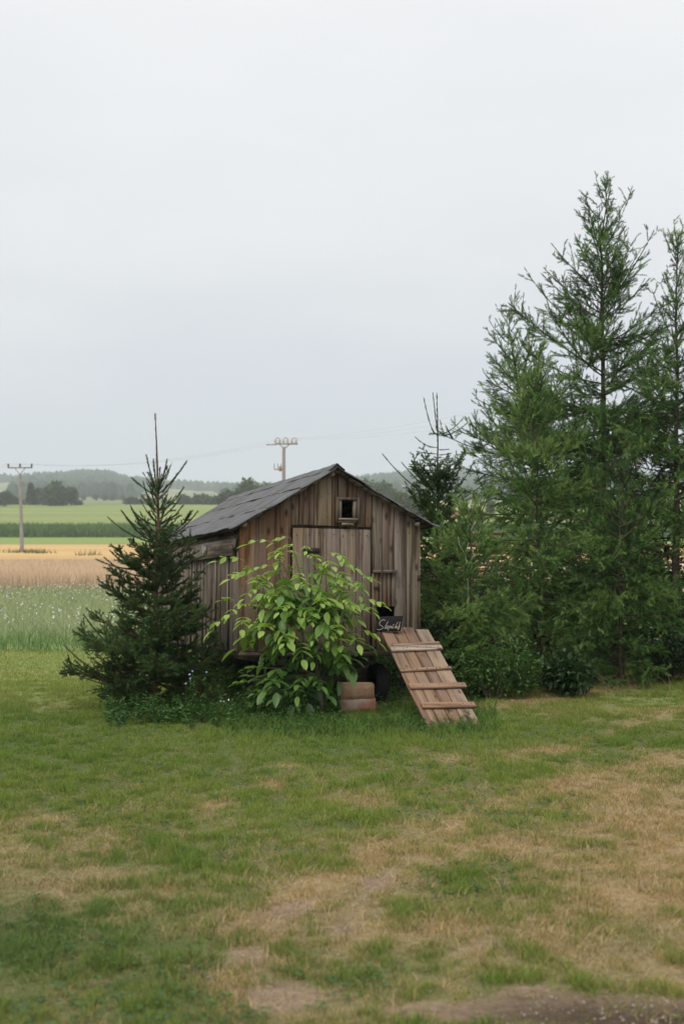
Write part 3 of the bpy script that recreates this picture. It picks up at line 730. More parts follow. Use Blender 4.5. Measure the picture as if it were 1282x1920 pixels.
# ------------------------------------------------------------ ramp
BL, BR = Vector((.695, 11.66, .012)), Vector((1.148, 11.82, .012)); TL = Vector((.352, 13.2, .70))
ev = (TL - BL).normalized(); eu0 = (BR - BL); skew = eu0.dot(ev); eu = (eu0 - ev * skew).normalized(); en = eu.cross(ev)
RW = (BR - BL).dot(eu); RL = (TL - BL).length
MR = Matrix((eu, ev, en)).transposed().to_4x4(); MR.translation = BL
rampo = empty('ramp', BL, 'reddish brown plank chicken ramp with four crosswise cleats leaning up to the pop hole', 'ramp'); rampo.matrix_world = MR
MRI = MR.inverted()
def rp(px, py):
    c = MRI @ CAM; d = MRI.to_3x3() @ ray(px, py); p = c + d * (-c.z / d.z); return p.x, p.y
W_R = wood('ramp_planks', 1, .3, .5, .75); W_RX = wood('ramp_cleats', 0, .2, .5, .75)
def rplank(x0, x1, y0, y1, z0, z1, col, mat, name, sk=0):
    V, T = chamfer_prism([(x0, y0), (x1, y0 + sk), (x1, y1 + sk), (x0, y1)], -z1, z1 - z0, .003)
    V = [(v[0], v[2], -v[1]) for v in V]; T = [(t[0], t[2], t[1]) for t in T]
    a = Acc(); a.add(V, T); return a.build(name, mat, rampo, color=col)
rc = [(.285, .18, .118), (.25, .16, .105), (.215, .132, .086), (.32, .23, .165)]
ed = [0, .245, .47, .70, 1.0]
tops = [RL, RL + .02, RL + .05, RL + .0]
for i in range(4):
    x0, x1 = ed[i] * RW + .003, ed[i + 1] * RW - .004
    sk = skew * (ed[i + 1] - ed[i]); b0 = skew * ed[i]
    rplank(x0, x1, b0 + random.uniform(-.01, .01), tops[i] + b0 * .6, -.012 + random.uniform(-.003, .003), .010 + random.uniform(-.003, .003), rc[i], W_R, 'plank', sk * .4)
for (ax, ay), (bx_, by), h, col, th in (((731, 1222), (827, 1218), .085, (.44, .36, .29), .022), ((749, 1262), (845, 1257), .035, (.31, .20, .13), .02),
                              ((766, 1292), (872, 1290), .075, (.29, .175, .11), .024), ((789, 1328), (889, 1327), .08, (.285, .17, .105), .024)):
    p, q = rp(ax, ay), rp(bx_, by)
    rplank(p[0], q[0], p[1] - h / 2, p[1] + h / 2, .014, .014 + th, col, W_RX, 'cleat', q[1] - p[1])
p, q = rp(735, 1214), rp(823, 1210); rplank(p[0], q[0], p[1] - .02, p[1] + .025, .014, .030, (.33, .22, .15), W_RX, 'cleat', q[1] - p[1])
a = Acc(); rgn = random.Random(8)
for px_, py_ in [(x_ + dx_, y_) for y_ in (1000, 1098, 1204) for x_ in (454, 478, 492, 516, 532) for dx_ in (0,)] + [(x_, y_) for y_ in (1002, 1206) for x_ in (556, 578, 600, 624, 644, 660, 673, 688)] \
        + [(x_, y_) for y_ in (945, 968, 1000, 1100, 1170) for x_ in (746, 757, 768, 781)] + [(x_, y_) for y_ in (928, 972) for x_ in (553, 568, 581, 596, 614, 690)]:
    x_, z_ = fr(px_ + rgn.uniform(-2, 2), py_ + rgn.uniform(-3, 3)); box(a, x_ - .0035, x_ + .0035, -.006, .004, z_ - .0035, z_ + .0035)
o = a.build('nails', M_iron, hen); o['kind'] = 'stuff'
a = Acc()
for (ax, ay), (bx_, by) in (((735, 1222), (823, 1219)), ((770, 1292), (868, 1290)), ((793, 1328), (885, 1327)), ((753, 1262), (841, 1257))):
    p, q = rp(ax, ay), rp(bx_, by)
    for t_ in (.03, .22, .3, .52, .72, .8, .97):
        x_, y_ = p[0] + (q[0] - p[0]) * t_, p[1] + (q[1] - p[1]) * t_ + rgn.uniform(-.01, .01); box(a, x_ - .004, x_ + .004, y_ - .004, y_ + .004, .02, .0392)
o = a.build('nails', M_iron, rampo); o['kind'] = 'stuff'
# sign
sg = empty('sign', P(727, 1184, 13.14), 'small black board with handwritten white word Slepičky standing atop the ramp', 'sign')
sc = 13.14 / F
def sp(px, py): return ((px - 727) * sc, (1184 - py) * sc)
V, T = chamfer_prism([sp(704, 1184), sp(750.5, 1183), sp(756, 1155), sp(708, 1157)], -.004, .008, .001)
V = [(v[0], v[1] + v[2] * .22, v[2]) for v in V]
a = Acc(); a.add(V, T); a.build('board', plain('black_board', (.007, .006, .006), .75), sg)
Mw = plain('chalk_white', (.62, .58, .50), .7)
strokes = [[(290, 402), (272, 386), (240, 392), (208, 418), (190, 452), (208, 480), (245, 500), (262, 522), (235, 545), (190, 558), (160, 558), (150, 545)],
    [(346, 414), (322, 450), (298, 492), (283, 525), (288, 541), (305, 532)],
    [(305, 530), (330, 508), (343, 490), (328, 486), (312, 508), (312, 530), (330, 534), (350, 518)],
    [(368, 490), (355, 525), (334, 574)], [(358, 512), (378, 490), (393, 496), (386, 520), (366, 532)],
    [(406, 492), (394, 520), (400, 534), (414, 522)], [(440, 494), (424, 494), (412, 514), (420, 533), (440, 520)], [(424, 470), (431, 480), (446, 466)],
    [(512, 424), (484, 470), (452, 536)], [(456, 522), (486, 494), (482, 510), (466, 514), (482, 536), (498, 522)],
    [(506, 492), (496, 520), (506, 532), (524, 516), (548, 425)], [(546, 484), (534, 520), (516, 556), (504, 552), (530, 530)]]
a = Acc()
for st in strokes:
    pts = []
    for k, (u, v) in enumerate(st):
        x, z = sp(690 + u / 9.157, 1120 + v / 9.157); pts.append((x, z))
    pts = np.array(pts); t = np.linspace(0, len(pts) - 1, len(pts) * 4)
    xs2 = np.interp(t, range(len(pts)), pts[:, 0]); zs2 = np.interp(t, range(len(pts)), pts[:, 1])
    k = np.ones(3) / 3
    if len(xs2) > 6: xs2[1:-1] = np.convolve(xs2, k, 'valid'); zs2[1:-1] = np.convolve(zs2, k, 'valid')
    tube(a, np.stack([xs2, -.0055 + zs2 * .22, zs2], -1), .0017, 4)
a.build('lettering', Mw, sg)

# ------------------------------------------------------------ bricks
M_brick = plain('weathered_brick', (.40, .20, .12), .9, 0, 12, bump=1.0, col2=(.46, .32, .21))
M_brick2 = plain('limed_brick', (.48, .18, .10), .9, 0, 7, bump=.9, col2=(.46, .40, .34))
def brick(px, py, Y, w, d, h, rz, mat, label):
    p = P(px, py, Y); bm = __import__('bmesh').new(); import bmesh
    bmesh.ops.create_cube(bm, size=1); bmesh.ops.scale(bm, vec=(w, d, h), verts=bm.verts); bmesh.ops.translate(bm, vec=(0, 0, h / 2), verts=bm.verts)
    bmesh.ops.bevel(bm, geom=bm.edges[:], offset=.009, segments=2, affect='EDGES')
    bmesh.ops.subdivide_edges(bm, edges=bm.edges[:], cuts=2, use_grid_fill=True)
    for v in bm.verts: v.co += Vector([(float(vnoise(v.co.x * 25 + k * 9, v.co.y * 25 + v.co.z * 31, k)) - .5) * .008 for k in range(3)])
    me = bpy.data.meshes.new('brick'); bm.to_mesh(me); bm.free()
    for f_ in me.polygons: f_.use_smooth = True
    o = link(me, 'brick', mat); o.location = p; o.rotation_euler = (0, 0, rz); tag(o, label, 'brick', 'stacked bricks in front of the wheel')
bz = 12.75
brick(669, 1336, bz, .315, .15, .135, R(10), M_brick2, 'lower reddish brick with a pale lime patch, half in the grass')
brick(667, 1311, bz, .305, .15, .145, R(12), M_brick, 'upper brown brick resting on the limed one')

# ------------------------------------------------------------ walnut sapling
M_walnut = foliage('walnut_leaf', [(.0, (.04, .085, .024)), (.3, (.075, .155, .035)), (.6, (.16, .28, .06)), (1, (.34, .46, .10))], .38, .4, .45, objvar=.22)
M_walbark = plain('walnut_bark', (.12, .11, .08), .8, .4, 40, bump=.4)
def leaf_mesh(seed):
    rg = random.Random(seed); a = Acc()
    Ln = rg.uniform(.24, .32); path = []
    for t in np.linspace(0, 1, 8): path.append((0, Ln * t * (1 - .12 * t), .05 * Ln * math.sin(t * 2) - .55 * Ln * t * t))
    path = np.array(path); tube(a, path, np.linspace(.0022, .001, 8), 3, .6)
    def leaflet(o, d, L_, W_, tone):
        d = Vector(d).normalized(); s = d.cross(Vector((0, 0, 1))).normalized(); u = s.cross(d)
        rows = []; n = 7
        for k in range(n):
            t = k / (n - 1); w_ = W_ * math.sin(math.pi * min(1, t ** 1.05 * .93 + .05)) ** .75 * .5
            c = Vector(o) + d * L_ * t - Vector((0, 0, 1)) * L_ * .26 * t * t
            fold = .35 * w_
            rows += [c - s * w_ + u * fold, c, c + s * w_ + u * fold]
        T = []
        for k in range(n - 1):
            b = k * 3; T += [(b, b + 1, b + 4), (b, b + 4, b + 3), (b + 1, b + 2, b + 5), (b + 1, b + 5, b + 4)]
        a.add([tuple(r) for r in rows], T, tone)
    npair = rg.choice((2, 3, 3))
    for k in range(npair):
        t = .30 + .55 * k / max(1, npair - 1); pt = path[int(t * 7)]
        for sgn in (-1, 1):
            an = R(rg.uniform(48, 70)); leaflet(pt, (sgn * math.sin(an), math.cos(an), rg.uniform(-.55, -.05)), rg.uniform(.08, .115) * (1.0 + .2 * t), rg.uniform(.052, .066), rg.uniform(.40, .62))
    leaflet(path[-1], (rg.uniform(-.2, .2), 1, -.7), rg.uniform(.10, .13), .064, rg.uniform(.45, .65))
    return a
leafmeshes = {}
def leafm(k, tone):
    key = (k, tone)
    if key not in leafmeshes:
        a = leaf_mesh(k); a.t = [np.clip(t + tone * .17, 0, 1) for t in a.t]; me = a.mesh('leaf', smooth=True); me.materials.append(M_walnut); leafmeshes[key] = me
    return leafmeshes[key]
WB = P(603, 1343, 12.45); WB.z = 0
wal = empty('walnut_sapling', WB, 'young walnut tree with bright green drooping leaves before the hen house front', 'tree')
def W(px, py, dy): return P(px, py, 12.45 + dy) - WB
fork = W(590, 1235, 0); mid = W(585, 1150, .02)
trunk = Acc()
tube(trunk, [(0, 0, -.02), tuple(W(600, 1290, 0)), tuple(fork), tuple(W(592, 1190, .02)), tuple(mid), tuple(W(580, 1090, .03))], [.024, .02, .017, .014, .012, .009], 8)
trunk.build('trunk', M_walbark, wal, smooth=True)
ends = [(500, 1002, -.05, 'm'), (540, 992, .05, 'm'), (575, 1010, -.1, 'm'), (600, 1040, .1, 'm'), (438, 1035, -.1, 'm'), (455, 1060, .1, 'm'), (418, 1110, 0, 'm'), (420, 1135, -.15, 'f'),
        (470, 1090, -.2, 'm'), (480, 1150, -.25, 'f'), (520, 1060, .15, 'm'), (560, 1060, -.25, 'm'), (620, 1020, -.05, 'm'), (650, 1045, .05, 'm'), (668, 1075, -.15, 'm'), (690, 1068, 0, 'm'),
        (700, 1110, .05, 'm'), (655, 1110, -.25, 'm'), (688, 1165, -.05, 'f'), (700, 1192, .1, 'f'), (640, 1160, -.3, 'f'), (600, 1110, -.35, 'm'), (540, 1120, -.35, 'm'), (600, 1170, -.35, 'f'),
        (655, 1210, -.1, 'f'), (540, 1180, -.3, 'f'), (500, 1190, .1, 'f'), (480, 1250, -.2, 'l'), (460, 1275, -.1, 'l'), (500, 1290, -.25, 'l'), (540, 1290, -.25, 'l'),
        (530, 1250, -.1, 'l'), (570, 1270, -.3, 'l'), (600, 1205, -.2, 'f'), (580, 1140, -.3, 'm'), (520, 1100, -.05, 'm'), (625, 1075, -.2, 'm'), (500, 1045, .1, 'm'), (510, 1305, -.15, 'l'), (580, 1190, .12, 'f')]
low = W(597, 1265, 0)
rnd = random.Random(3); nleaf = 0
for px, py, dy, k in ends:
    px = 572 + (px - 572) * (.86 if k != 'l' else .95); py = py - (12 if k == 'l' else 0)
    e_ = W(px, py + 16, dy); st = {'m': mid, 'f': fork, 'l': low}[k]
    st = st + Vector((rnd.uniform(-.01, .01),) * 3)
    c = st.lerp(e_, .5) + Vector((0, 0, -.06 if k == 'm' else .05))
    pts = [st * (1 - t) ** 2 + c * 2 * t * (1 - t) + e_ * t * t for t in np.linspace(0, 1, 8)]
    a = Acc(); tube(a, [tuple(p_) for p_ in pts], np.linspace(.0068, .0022, 8), 5); a.build('branch', M_walbark, wal, smooth=True)
    ln = (e_ - st).length; nl = max(3, int(ln / (.092 if k == 'm' else .105))); az0 = math.atan2((e_ - st).x, (e_ - st).y)
    for j in range(nl + 1):
        t = 1 - .72 * j / nl * (1 if k != 'l' else .9); p_ = st * (1 - t) ** 2 + c * 2 * t * (1 - t) + e_ * t * t
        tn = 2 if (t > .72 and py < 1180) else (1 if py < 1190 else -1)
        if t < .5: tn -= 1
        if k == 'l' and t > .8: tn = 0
        yaw = -(az0) + (rnd.uniform(-.5, .5) if j == 0 else rnd.choice((-1, 1)) * rnd.uniform(.6, 1.7))
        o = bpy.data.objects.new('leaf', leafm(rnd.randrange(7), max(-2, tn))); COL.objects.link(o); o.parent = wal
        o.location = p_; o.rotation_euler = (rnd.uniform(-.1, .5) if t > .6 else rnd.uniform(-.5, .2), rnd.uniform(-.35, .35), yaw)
        s_ = rnd.uniform(.45, .85) if t > .75 else rnd.uniform(.6, 1.15); o.scale = (s_,) * 3; nleaf += 1

# ------------------------------------------------------------ conifers
def spruce(name, base, h, label, levels, rmax, seed, density=1.0, leader=.2, profile=None, barkmat=None, nl=.015, topbr=None, group=None, tone=(.25, .75), lean=(0, 0), extra=(), trunk_r=.010, lowfrac=.80, exneed=.35):
    rg = np.random.default_rng(seed); root = empty(name, base, label, 'tree', group)
    top = np.array([lean[0], lean[1], h]); path = trunkpath((0, 0, -.03), top, 12, .03, rg)
    a = Acc(); s = np.linspace(0, 1, 12); tube(a, path, .004 + (h * trunk_r) * (1 - s) ** 1.0, 8); a.build('trunk', barkmat or M_barkred, root, smooth=True)
    S, D, L, Gv, r0 = [], [], [], [], []
    for lv in range(levels):
        u = lv / (levels - 1)                        # 0 bottom .. 1 top whorl
        hz = .05 + (1 - leader - .05) * (u ** .93); nbr = int(7 + 5 * (1 - u)) if u < .97 else 6
        az0 = rg.uniform(0, 6.28)
        for k in range(nbr):
            az = az0 + k * 6.283 / nbr + rg.normal(0, .18); rad = rmax * profile(u) * rg.choice([.6, .8, .95, 1.1]) * rg.uniform(.9, 1.06)
            el = R(-6 + 44 * u ** 1.5 + rg.normal(0, 7))
            d = np.array([math.cos(az) * math.cos(el), math.sin(az) * math.cos(el), math.sin(el)])
            S.append(tp(path, min(1, hz + rg.normal(0, .008)))); D.append(d); L.append(rad / max(.45, math.cos(el))); Gv.append([0, 0, (.20 + .15 * u) + .2 * rg.random()]); r0.append(.0035 + .007 * rad)
    pr = Tw(np.array(S), np.array(D), np.array(L), np.array(Gv), np.array(r0))
    lowm = pr.S[:, 2] < h * (1 - leader) * lowfrac
    sub = Tw(pr.S[lowm], pr.D[lowm], pr.L[lowm], pr.G[lowm], pr.r[lowm])
    upr = Tw(pr.S[~lowm], pr.D[~lowm], pr.L[~lowm], pr.G[~lowm], pr.r[~lowm])
    s2 = spawn(sub, 30 * density, .18, .97, .42, 48, .5, .10, rg, .6, .04, .34, .4)
    s3 = spawn(s2, 16 * density, .2, .95, .42, 45, .7, .05, rg, .5, .03, .14, .6)
    su = spawn(upr, 9, .3, .8, .38, 42, .8, .12, rg, .5, .04, .18, .5)
    wd = Acc(); stems(wd, pr, 5, 4); stems(wd, s2, 3, 3, tipf=.4); wd.build('branches', barkmat or M_barkred, root)
    cr = Shoots(.05)
    ld = Tw(np.array([tp(path, 1 - leader)]), nrm((path[-1] - tp(path, 1 - leader))[None]), np.array([h * leader]), np.zeros((1, 3)), np.array([.004])); cr.add(ld, rg, (.15, .4), 0, 0, 1.6)
    cr.add(pr, rg, (tone[0] * .6, tone[1] * .8), .12); cr.add(s2, rg, tone, .0, .2); cr.add(s3, rg, (tone[0], tone[1] + .1), 0, .2); cr.add(su, rg, tone)
    ex = []
    for (bz_, tx, ty, tz, up) in extra:
        S0 = tp(path, bz_ / h); d_ = np.array([tx, ty, tz]) - S0; L0 = np.linalg.norm(d_); ex.append((S0, d_ / L0 - np.array([0, 0, up]), L0, np.array([0, 0, up]), .0035 + .004 * L0))
    for v in ex:
        ew = Acc(); stems(ew, Tw(*[np.array([q_]) for q_ in v]), 8, 5, tipf=.7); ew.build('branch', M_barkgreen, root)
    if ex:
        et = Tw(*[np.array(v) for v in zip(*ex)]); cr.add(et, rg, tone, exneed, 0, 1.1 if exneed > .1 else .6)
    cr.build('crown', G_spruce, M_spruce, root)
    return root
sb = P(290, 1330, 13.0); sb.z = -.01
def e1(y0, px, py, dy, up):
    q = P(px, py, 13.0 + dy) - Vector(sb); return (P(293, y0, 13.0).z - sb.z, q.x, q.y, q.z, up)
spruce('spruce_tree', sb, P(297, 772, 13.0).z, 'young spruce with a bare leader shoot at the left corner of the hen house', 18, 1.0, 24, 1.4, .25,
       lambda u: float(np.interp(u, [0, .12, .28, .5, .8, 1], [.64, .72, .54, .38, .24, .15])), lowfrac=.74, exneed=.06,
       extra=[e1(*v) for v in ((926, 275, 855, .1, .35), (926, 288, 864, -.15, .3), (926, 313, 864, .1, .2), (926, 348, 868, 0, .25), (930, 252, 900, 0, .15), (928, 300, 880, -.3, .3), (962, 269, 905, .1, .6), (962, 343, 916, 0, .35), (958, 314, 928, .2, .3), (985, 248, 956, .1, .3), (980, 332, 964, -.1, .1),
              (1015, 203, 970, .1, .35), (1015, 230, 960, -.1, .5), (1010, 246, 950, .2, .5), (1010, 368, 962, .1, .5), (1060, 184, 1050, 0, .35), (1075, 197, 1046, .15, .5), (1065, 209, 1034, -.1, .6), (1060, 386, 1040, .2, .3), (1230, 157, 1152, .1, .7), (1240, 150, 1180, .1, .5), (1280, 122, 1212, .1, .5), (1280, 128, 1240, -.1, .3), (1290, 137, 1262, .2, .2))])
sb2 = P(819, 1240, 17.8); sb2.z = 0
def e2(y0, px, py, dy, up):   # a shoot from the trunk height seen at y0 to a tip
    q = P(px, py, 17.8 + dy) - Vector(sb2); return (P(819, y0, 17.8).z - sb2.z, q.x, q.y, q.z, up)
spruce('spruce_tree', sb2, P(820, 736, 17.8).z, 'slim young spruce with curved bare top shoots behind the roof on the right', 18, .50, 33, 1.6, .33, lambda u: .62 + .45 * (1 - u), barkmat=M_barkgreen, trunk_r=.007, lowfrac=1.0, exneed=.12, tone=(.45, .95),
       extra=[e2(816, 811, 735, .02, .12), e2(815, 794, 745, -.1, .9), e2(814, 868, 784, .1, .45), e2(816, 876, 792, -.2, .45),
              e2(838, 777, 818, 0, .5), e2(842, 842, 842, .1, .1), e2(850, 780, 846, 0, .1), e2(852, 845, 850, .1, .08), e2(860, 784, 862, .1, .1), e2(862, 850, 858, -.1, .1), e2(868, 845, 872, 0, .1),
              e2(872, 776, 870, 0, .1), e2(880, 782, 880, 0, .1), e2(884, 852, 878, 0, .1), e2(890, 855, 888, 0, .1),
              e2(935, 716, 850, -.1, .35), e2(925, 752, 866, .1, .3), e2(945, 890, 862, -.1, .5), e2(950, 908, 905, .1, .3), e2(915, 842, 862, .2, .3), e2(905, 800, 845, .3, .3)])


def larch(base, h, label, seed, prof, n, lean=(0, 0), upsweep=.4, dens=1.0, droop=-.25, trunk_r=.011, tone=(.25, .75), bend=.14, up0=.5, elmax=60):
    """prof: (height share, spread in metres) pairs"""
    rg = np.random.default_rng(seed); root = empty('larch_tree', base, label, 'tree')
    path = trunkpath((0, 0, -.03), (lean[0], lean[1], h), 16, bend * h / 6, rg); s = np.linspace(0, 1, 16)
    if lean != (0, 0): path[:, 0] += lean[0] * (s ** .7 - s)
    a = Acc(); tube(a, path, .003 + h * trunk_r * (1 - s) ** 1.15, 9); a.build('trunk', M_bark, root, smooth=True)
    u = np.sort(rg.uniform(.02, .99, n)); S = tp(path, u); az = (np.arange(n) * 2.4 + rg.normal(0, .5, n))
    pu, pr_ = zip(*prof); sprd = np.interp(u, pu, pr_) * rg.choice([.55, .8, 1.0, 1.15], n) * rg.uniform(.85, 1.1, n)
    el = R(1) * (3 + elmax * np.clip((u - up0) / (1 - up0), 0, 1) ** 1.1 + rg.normal(0, 8, n)); el = np.clip(el, R(-15), R(70))
    D = np.stack([np.cos(az) * np.cos(el), np.sin(az) * np.cos(el), np.sin(el)], -1)
    Gv = np.zeros((n, 3)); Gv[:, 2] = upsweep * np.clip(u + .1, 0, 1) * rg.uniform(.3, 1.3, n) - .14 * (1 - u)
    Lp = sprd / np.cos(el) ** .6; pr = Tw(S, D, Lp, Gv, .0025 + Lp * .007)
    s2 = spawn(pr, 24 * dens, .08, 1.0, .44, 46, .8, .12, rg, .6, .07, .6, .42)
    hh = s2.S[:, 2] / h; s2.G[:, 2] = np.where(hh > .55, rg.uniform(.08, .4, len(hh)), rg.uniform(-.25, .15, len(hh)))
    s3 = spawn(s2, 17 * dens, .1, .95, .5, 40, 1.2, 0, rg, .5, .05, .28, .5)
    h3 = s3.S[:, 2] / h; s3.G[:, 2] = np.where(h3 > .6, rg.uniform(0, .3, len(h3)), droop * rg.uniform(-.2, 1.6, len(h3)))
    wd = Acc(); stems(wd, pr, 5, 4); stems(wd, s2, 2, 3, tipf=.4); wd.build('branches', M_bark, root)
    cr = Shoots(.055)
    cr.add(pr, rg, tone, .1); cr.add(s2, rg, tone, 0, .15, 1.0); cr.add(s3, rg, (tone[0], tone[1] + .15), 0, .2, 1.0)
    cr.build('crown', G_larch, M_larch, root)
    return root
def at0(px, Y): p = P(px, 1300, Y); p.z = -.01; return p
def topz(py, Y): return P(641, py, Y).z
larch(at0(1150, 17), topz(328, 17), 'tallest larch with its pointed top high over the other trees', 41,
      ((0, .7), (.25, .9), (.42, 1.25), (.52, 1.3), (.6, 1.02), (.7, .72), (.82, .40), (.92, .2), (1, .05)), 195, lean=(-.08, 0), dens=.88, upsweep=.5, tone=(.15, .7))
larch(at0(1100, 17.8), topz(575, 17.8), 'leaning larch whose thin top shows left of the tallest larch', 42,
      ((0, .6), (.3, .9), (.55, .95), (.75, .6), (.88, .3), (1, .06)), 130, lean=(-.95, .1), dens=.88, tone=(.25, .8))
larch(at0(1268, 16), topz(432, 16), 'slender larch with a thin spiky top at the right edge of the picture', 43,
      ((0, .8), (.3, 1.05), (.5, 1.0), (.62, .75), (.75, .5), (.85, .16), (.9, .1), (.93, .2), (1, .03)), 145, lean=(.03, 0), bend=.04, dens=.85, upsweep=.6, tone=(.2, .75))
larch(at0(1010, 14.9), topz(700, 14.9), 'shorter light green larch with reddish stem in front of the tall larches', 44,
      ((0, .5), (.2, .72), (.5, .78), (.7, .62), (.85, .4), (.95, .2), (1, .04)), 120, lean=(-.06, 0), dens=.95, droop=-.5, tone=(.4, .95), trunk_r=.007)
larch(at0(880, 14.1), topz(955, 14.1), 'small feathery larch just right of the hen house wall', 45,
      ((0, .45), (.3, .55), (.6, .5), (.85, .3), (1, .08)), 85, dens=1.2, droop=-.6, tone=(.4, .95), trunk_r=.008)
tw_ = P(876, 1075, 14.0); tb_ = empty('dead_twig', (tw_.x, tw_.y, 0), 'pale bare forked twig standing among the small feathery larch', 'twig')
a = Acc(); zz_ = tw_.z; q_ = .5; tube(a, [(.03, 0, -.01), (.02, 0, zz_ * .5), (0, 0, zz_), (-.02, 0, zz_ + .18)], [.006, .006, .005, .004], 6)
tube(a, [(0, 0, zz_ + .05), (.05, 0, zz_ + .16), (.06, 0, zz_ + .26)], [.004, .003, .002], 5); tube(a, [(-.02, 0, zz_ + .18), (-.08, 0, zz_ + .28), (-.09, 0, zz_ + .36)], [.004, .003, .002], 5)
tube(a, [(-.02, 0, zz_ + .18), (.01, 0, zz_ + .3)], [.003, .002], 5); a.build('stem', plain('bleached_twig', (.36, .33, .27), .8), tb_)
larch(at0(1165, 14.9), topz(880, 14.9), 'broad low larch with hanging twigs between the two tall trunks', 46,
      ((0, .5), (.3, .85), (.6, .85), (.8, .6), (1, .1)), 85, dens=.9, droop=-.6, tone=(.15, .8), trunk_r=.008)
larch(at0(1400, 16.4), topz(640, 16.4), 'larch at the far right, mostly past the edge of the picture', 47,
      ((0, .9), (.3, 1.2), (.6, .9), (.8, .5), (1, .05)), 100, dens=.9, tone=(.2, .7))

# ------------------------------------------------------------ bushes, weeds
M_bush = foliage('bush_leaf', [(0, (.010, .022, .008)), (.5, (.028, .062, .018)), (1, (.08, .14, .035))], .3, .45, .4)
M_weed = foliage('weed_leaf', [(0, (.02, .045, .012)), (.5, (.05, .115, .024)), (.85, (.10, .19, .04)), (1, (.2, .27, .08))], .3, .5, .35)
def leaves(acc, C, D, Lf, Wf, rg, tone):
    """diamond leaves folded on the midrib. C base points, D directions"""
    n = len(C); D = nrm(D); s = nrm(np.cross(D, rg.normal(0, .35, (n, 3)) + np.array([0, 0, 1.0]))); u = np.cross(s, D)
    Lf = Lf[:, None]; Wf = Wf[:, None]
    m = C + D * Lf * .45
    V = np.stack([C, m - s * Wf / 2 + u * Wf * .15, C + D * Lf - u * Lf * .15, m + s * Wf / 2 + u * Wf * .15, m], 1).reshape(-1, 3)
    T0 = np.array([(0, 4, 1), (1, 4, 2), (0, 3, 4), (4, 3, 2)]); T = (T0[None] + (np.arange(n) * 5)[:, None, None]).reshape(-1, 3)
    acc.add(V, T, np.repeat(tone, 5))
def bush(name, base, rx, ry, h, n, leaf, label, seed, mat=None, cat='bush', tone=(.1, .9), group=None, nst=14):
    rg = np.random.default_rng(seed); root = empty(name, base, label, cat, group)
    az = rg.uniform(0, 6.28, nst); rr = rg.uniform(.2, 1, nst) ** .6
    tips = np.stack([np.cos(az) * rx * rr, np.sin(az) * ry * rr, h * (1 - .45 * rr ** 2) * rg.uniform(.7, 1, nst)], -1)
    a = Acc()
    for t_ in tips:
        tube(a, [(t_[0] * .1, t_[1] * .1, -.02), (t_[0] * .45, t_[1] * .45, t_[2] * .55), tuple(t_)], [.012 * h ** .5, .008 * h ** .5, .003], 5)
    a.build('stems', M_bark, root)
    k = rg.integers(0, nst, n); c = tips[k] * rg.uniform(.25, 1.05, n)[:, None] ** .6 + rg.normal(0, 1, (n, 3)) * np.array([rx, ry, h]) * .14
    c[:, 2] = np.abs(c[:, 2]) * .97 + .02
    D = c * np.array([1, 1, .3]) / rx + rg.normal(0, .6, (n, 3)); D[:, 2] -= .15
    tt = np.clip(rg.uniform(tone[0], tone[1], nst)[k] * .5 + rg.uniform(tone[0], tone[1], n) * .5, 0, 1)
    f = Acc(); leaves(f, c, D, leaf * rg.uniform(.6, 1.25, n), leaf * .5 * rg.uniform(.7, 1.2, n), rg, tt); f.build('leaves', mat or M_bush, root)
    return root
bush('elder_bush', at0(1058, 14.0), .38, .35, .42, 1500, .085, 'low dark green broad leaved bush at the foot of the larches', 51, tone=(.1, .7))
bush('shrub', at0(925, 13.7), .42, .35, .62, 2600, .05, 'loose leafy shrub beside the lower half of the ramp', 52, tone=(.2, .9), mat=M_weed)
bush('shrub', at0(835, 14.3), .40, .4, .9, 3200, .05, 'dark shrub between the hen house wall and the ramp', 53, tone=(.1, .7))
for i, (px, Y, rx, h, lb) in enumerate(((870, 18.6, 1.0, 1.35, 'dense dark thicket right behind the hen house'), (1010, 18.2, 1.0, 1.5, 'dense dark thicket behind the short light larch'),
        (1150, 18.6, 1.05, 1.55, 'dense dark thicket behind the trunk of the tallest larch'), (1290, 17.8, 1.0, 1.7, 'dense dark thicket at the right edge under the slender larch'), (1400, 16.2, .9, 1.6, 'dense thicket just past the right edge of the lawn'))):
    bush('thicket', at0(px, Y), rx, .7, h, 5200, .07, lb, 60 + i, tone=(.0, .6), nst=26, group='thickets behind the larches')
bush('thicket', at0(1240, 15.3), .65, .5, .62, 2600, .06, 'low thicket in the deep shade by the right edge', 70, tone=(.0, .6))
bush('nettle_patch', at0(755, 14.9), .55, .4, .52, 3000, .06, 'bright green nettles seen between the wheel and the ramp', 71, mat=M_weed, tone=(.3, 1), cat='plant', nst=24)

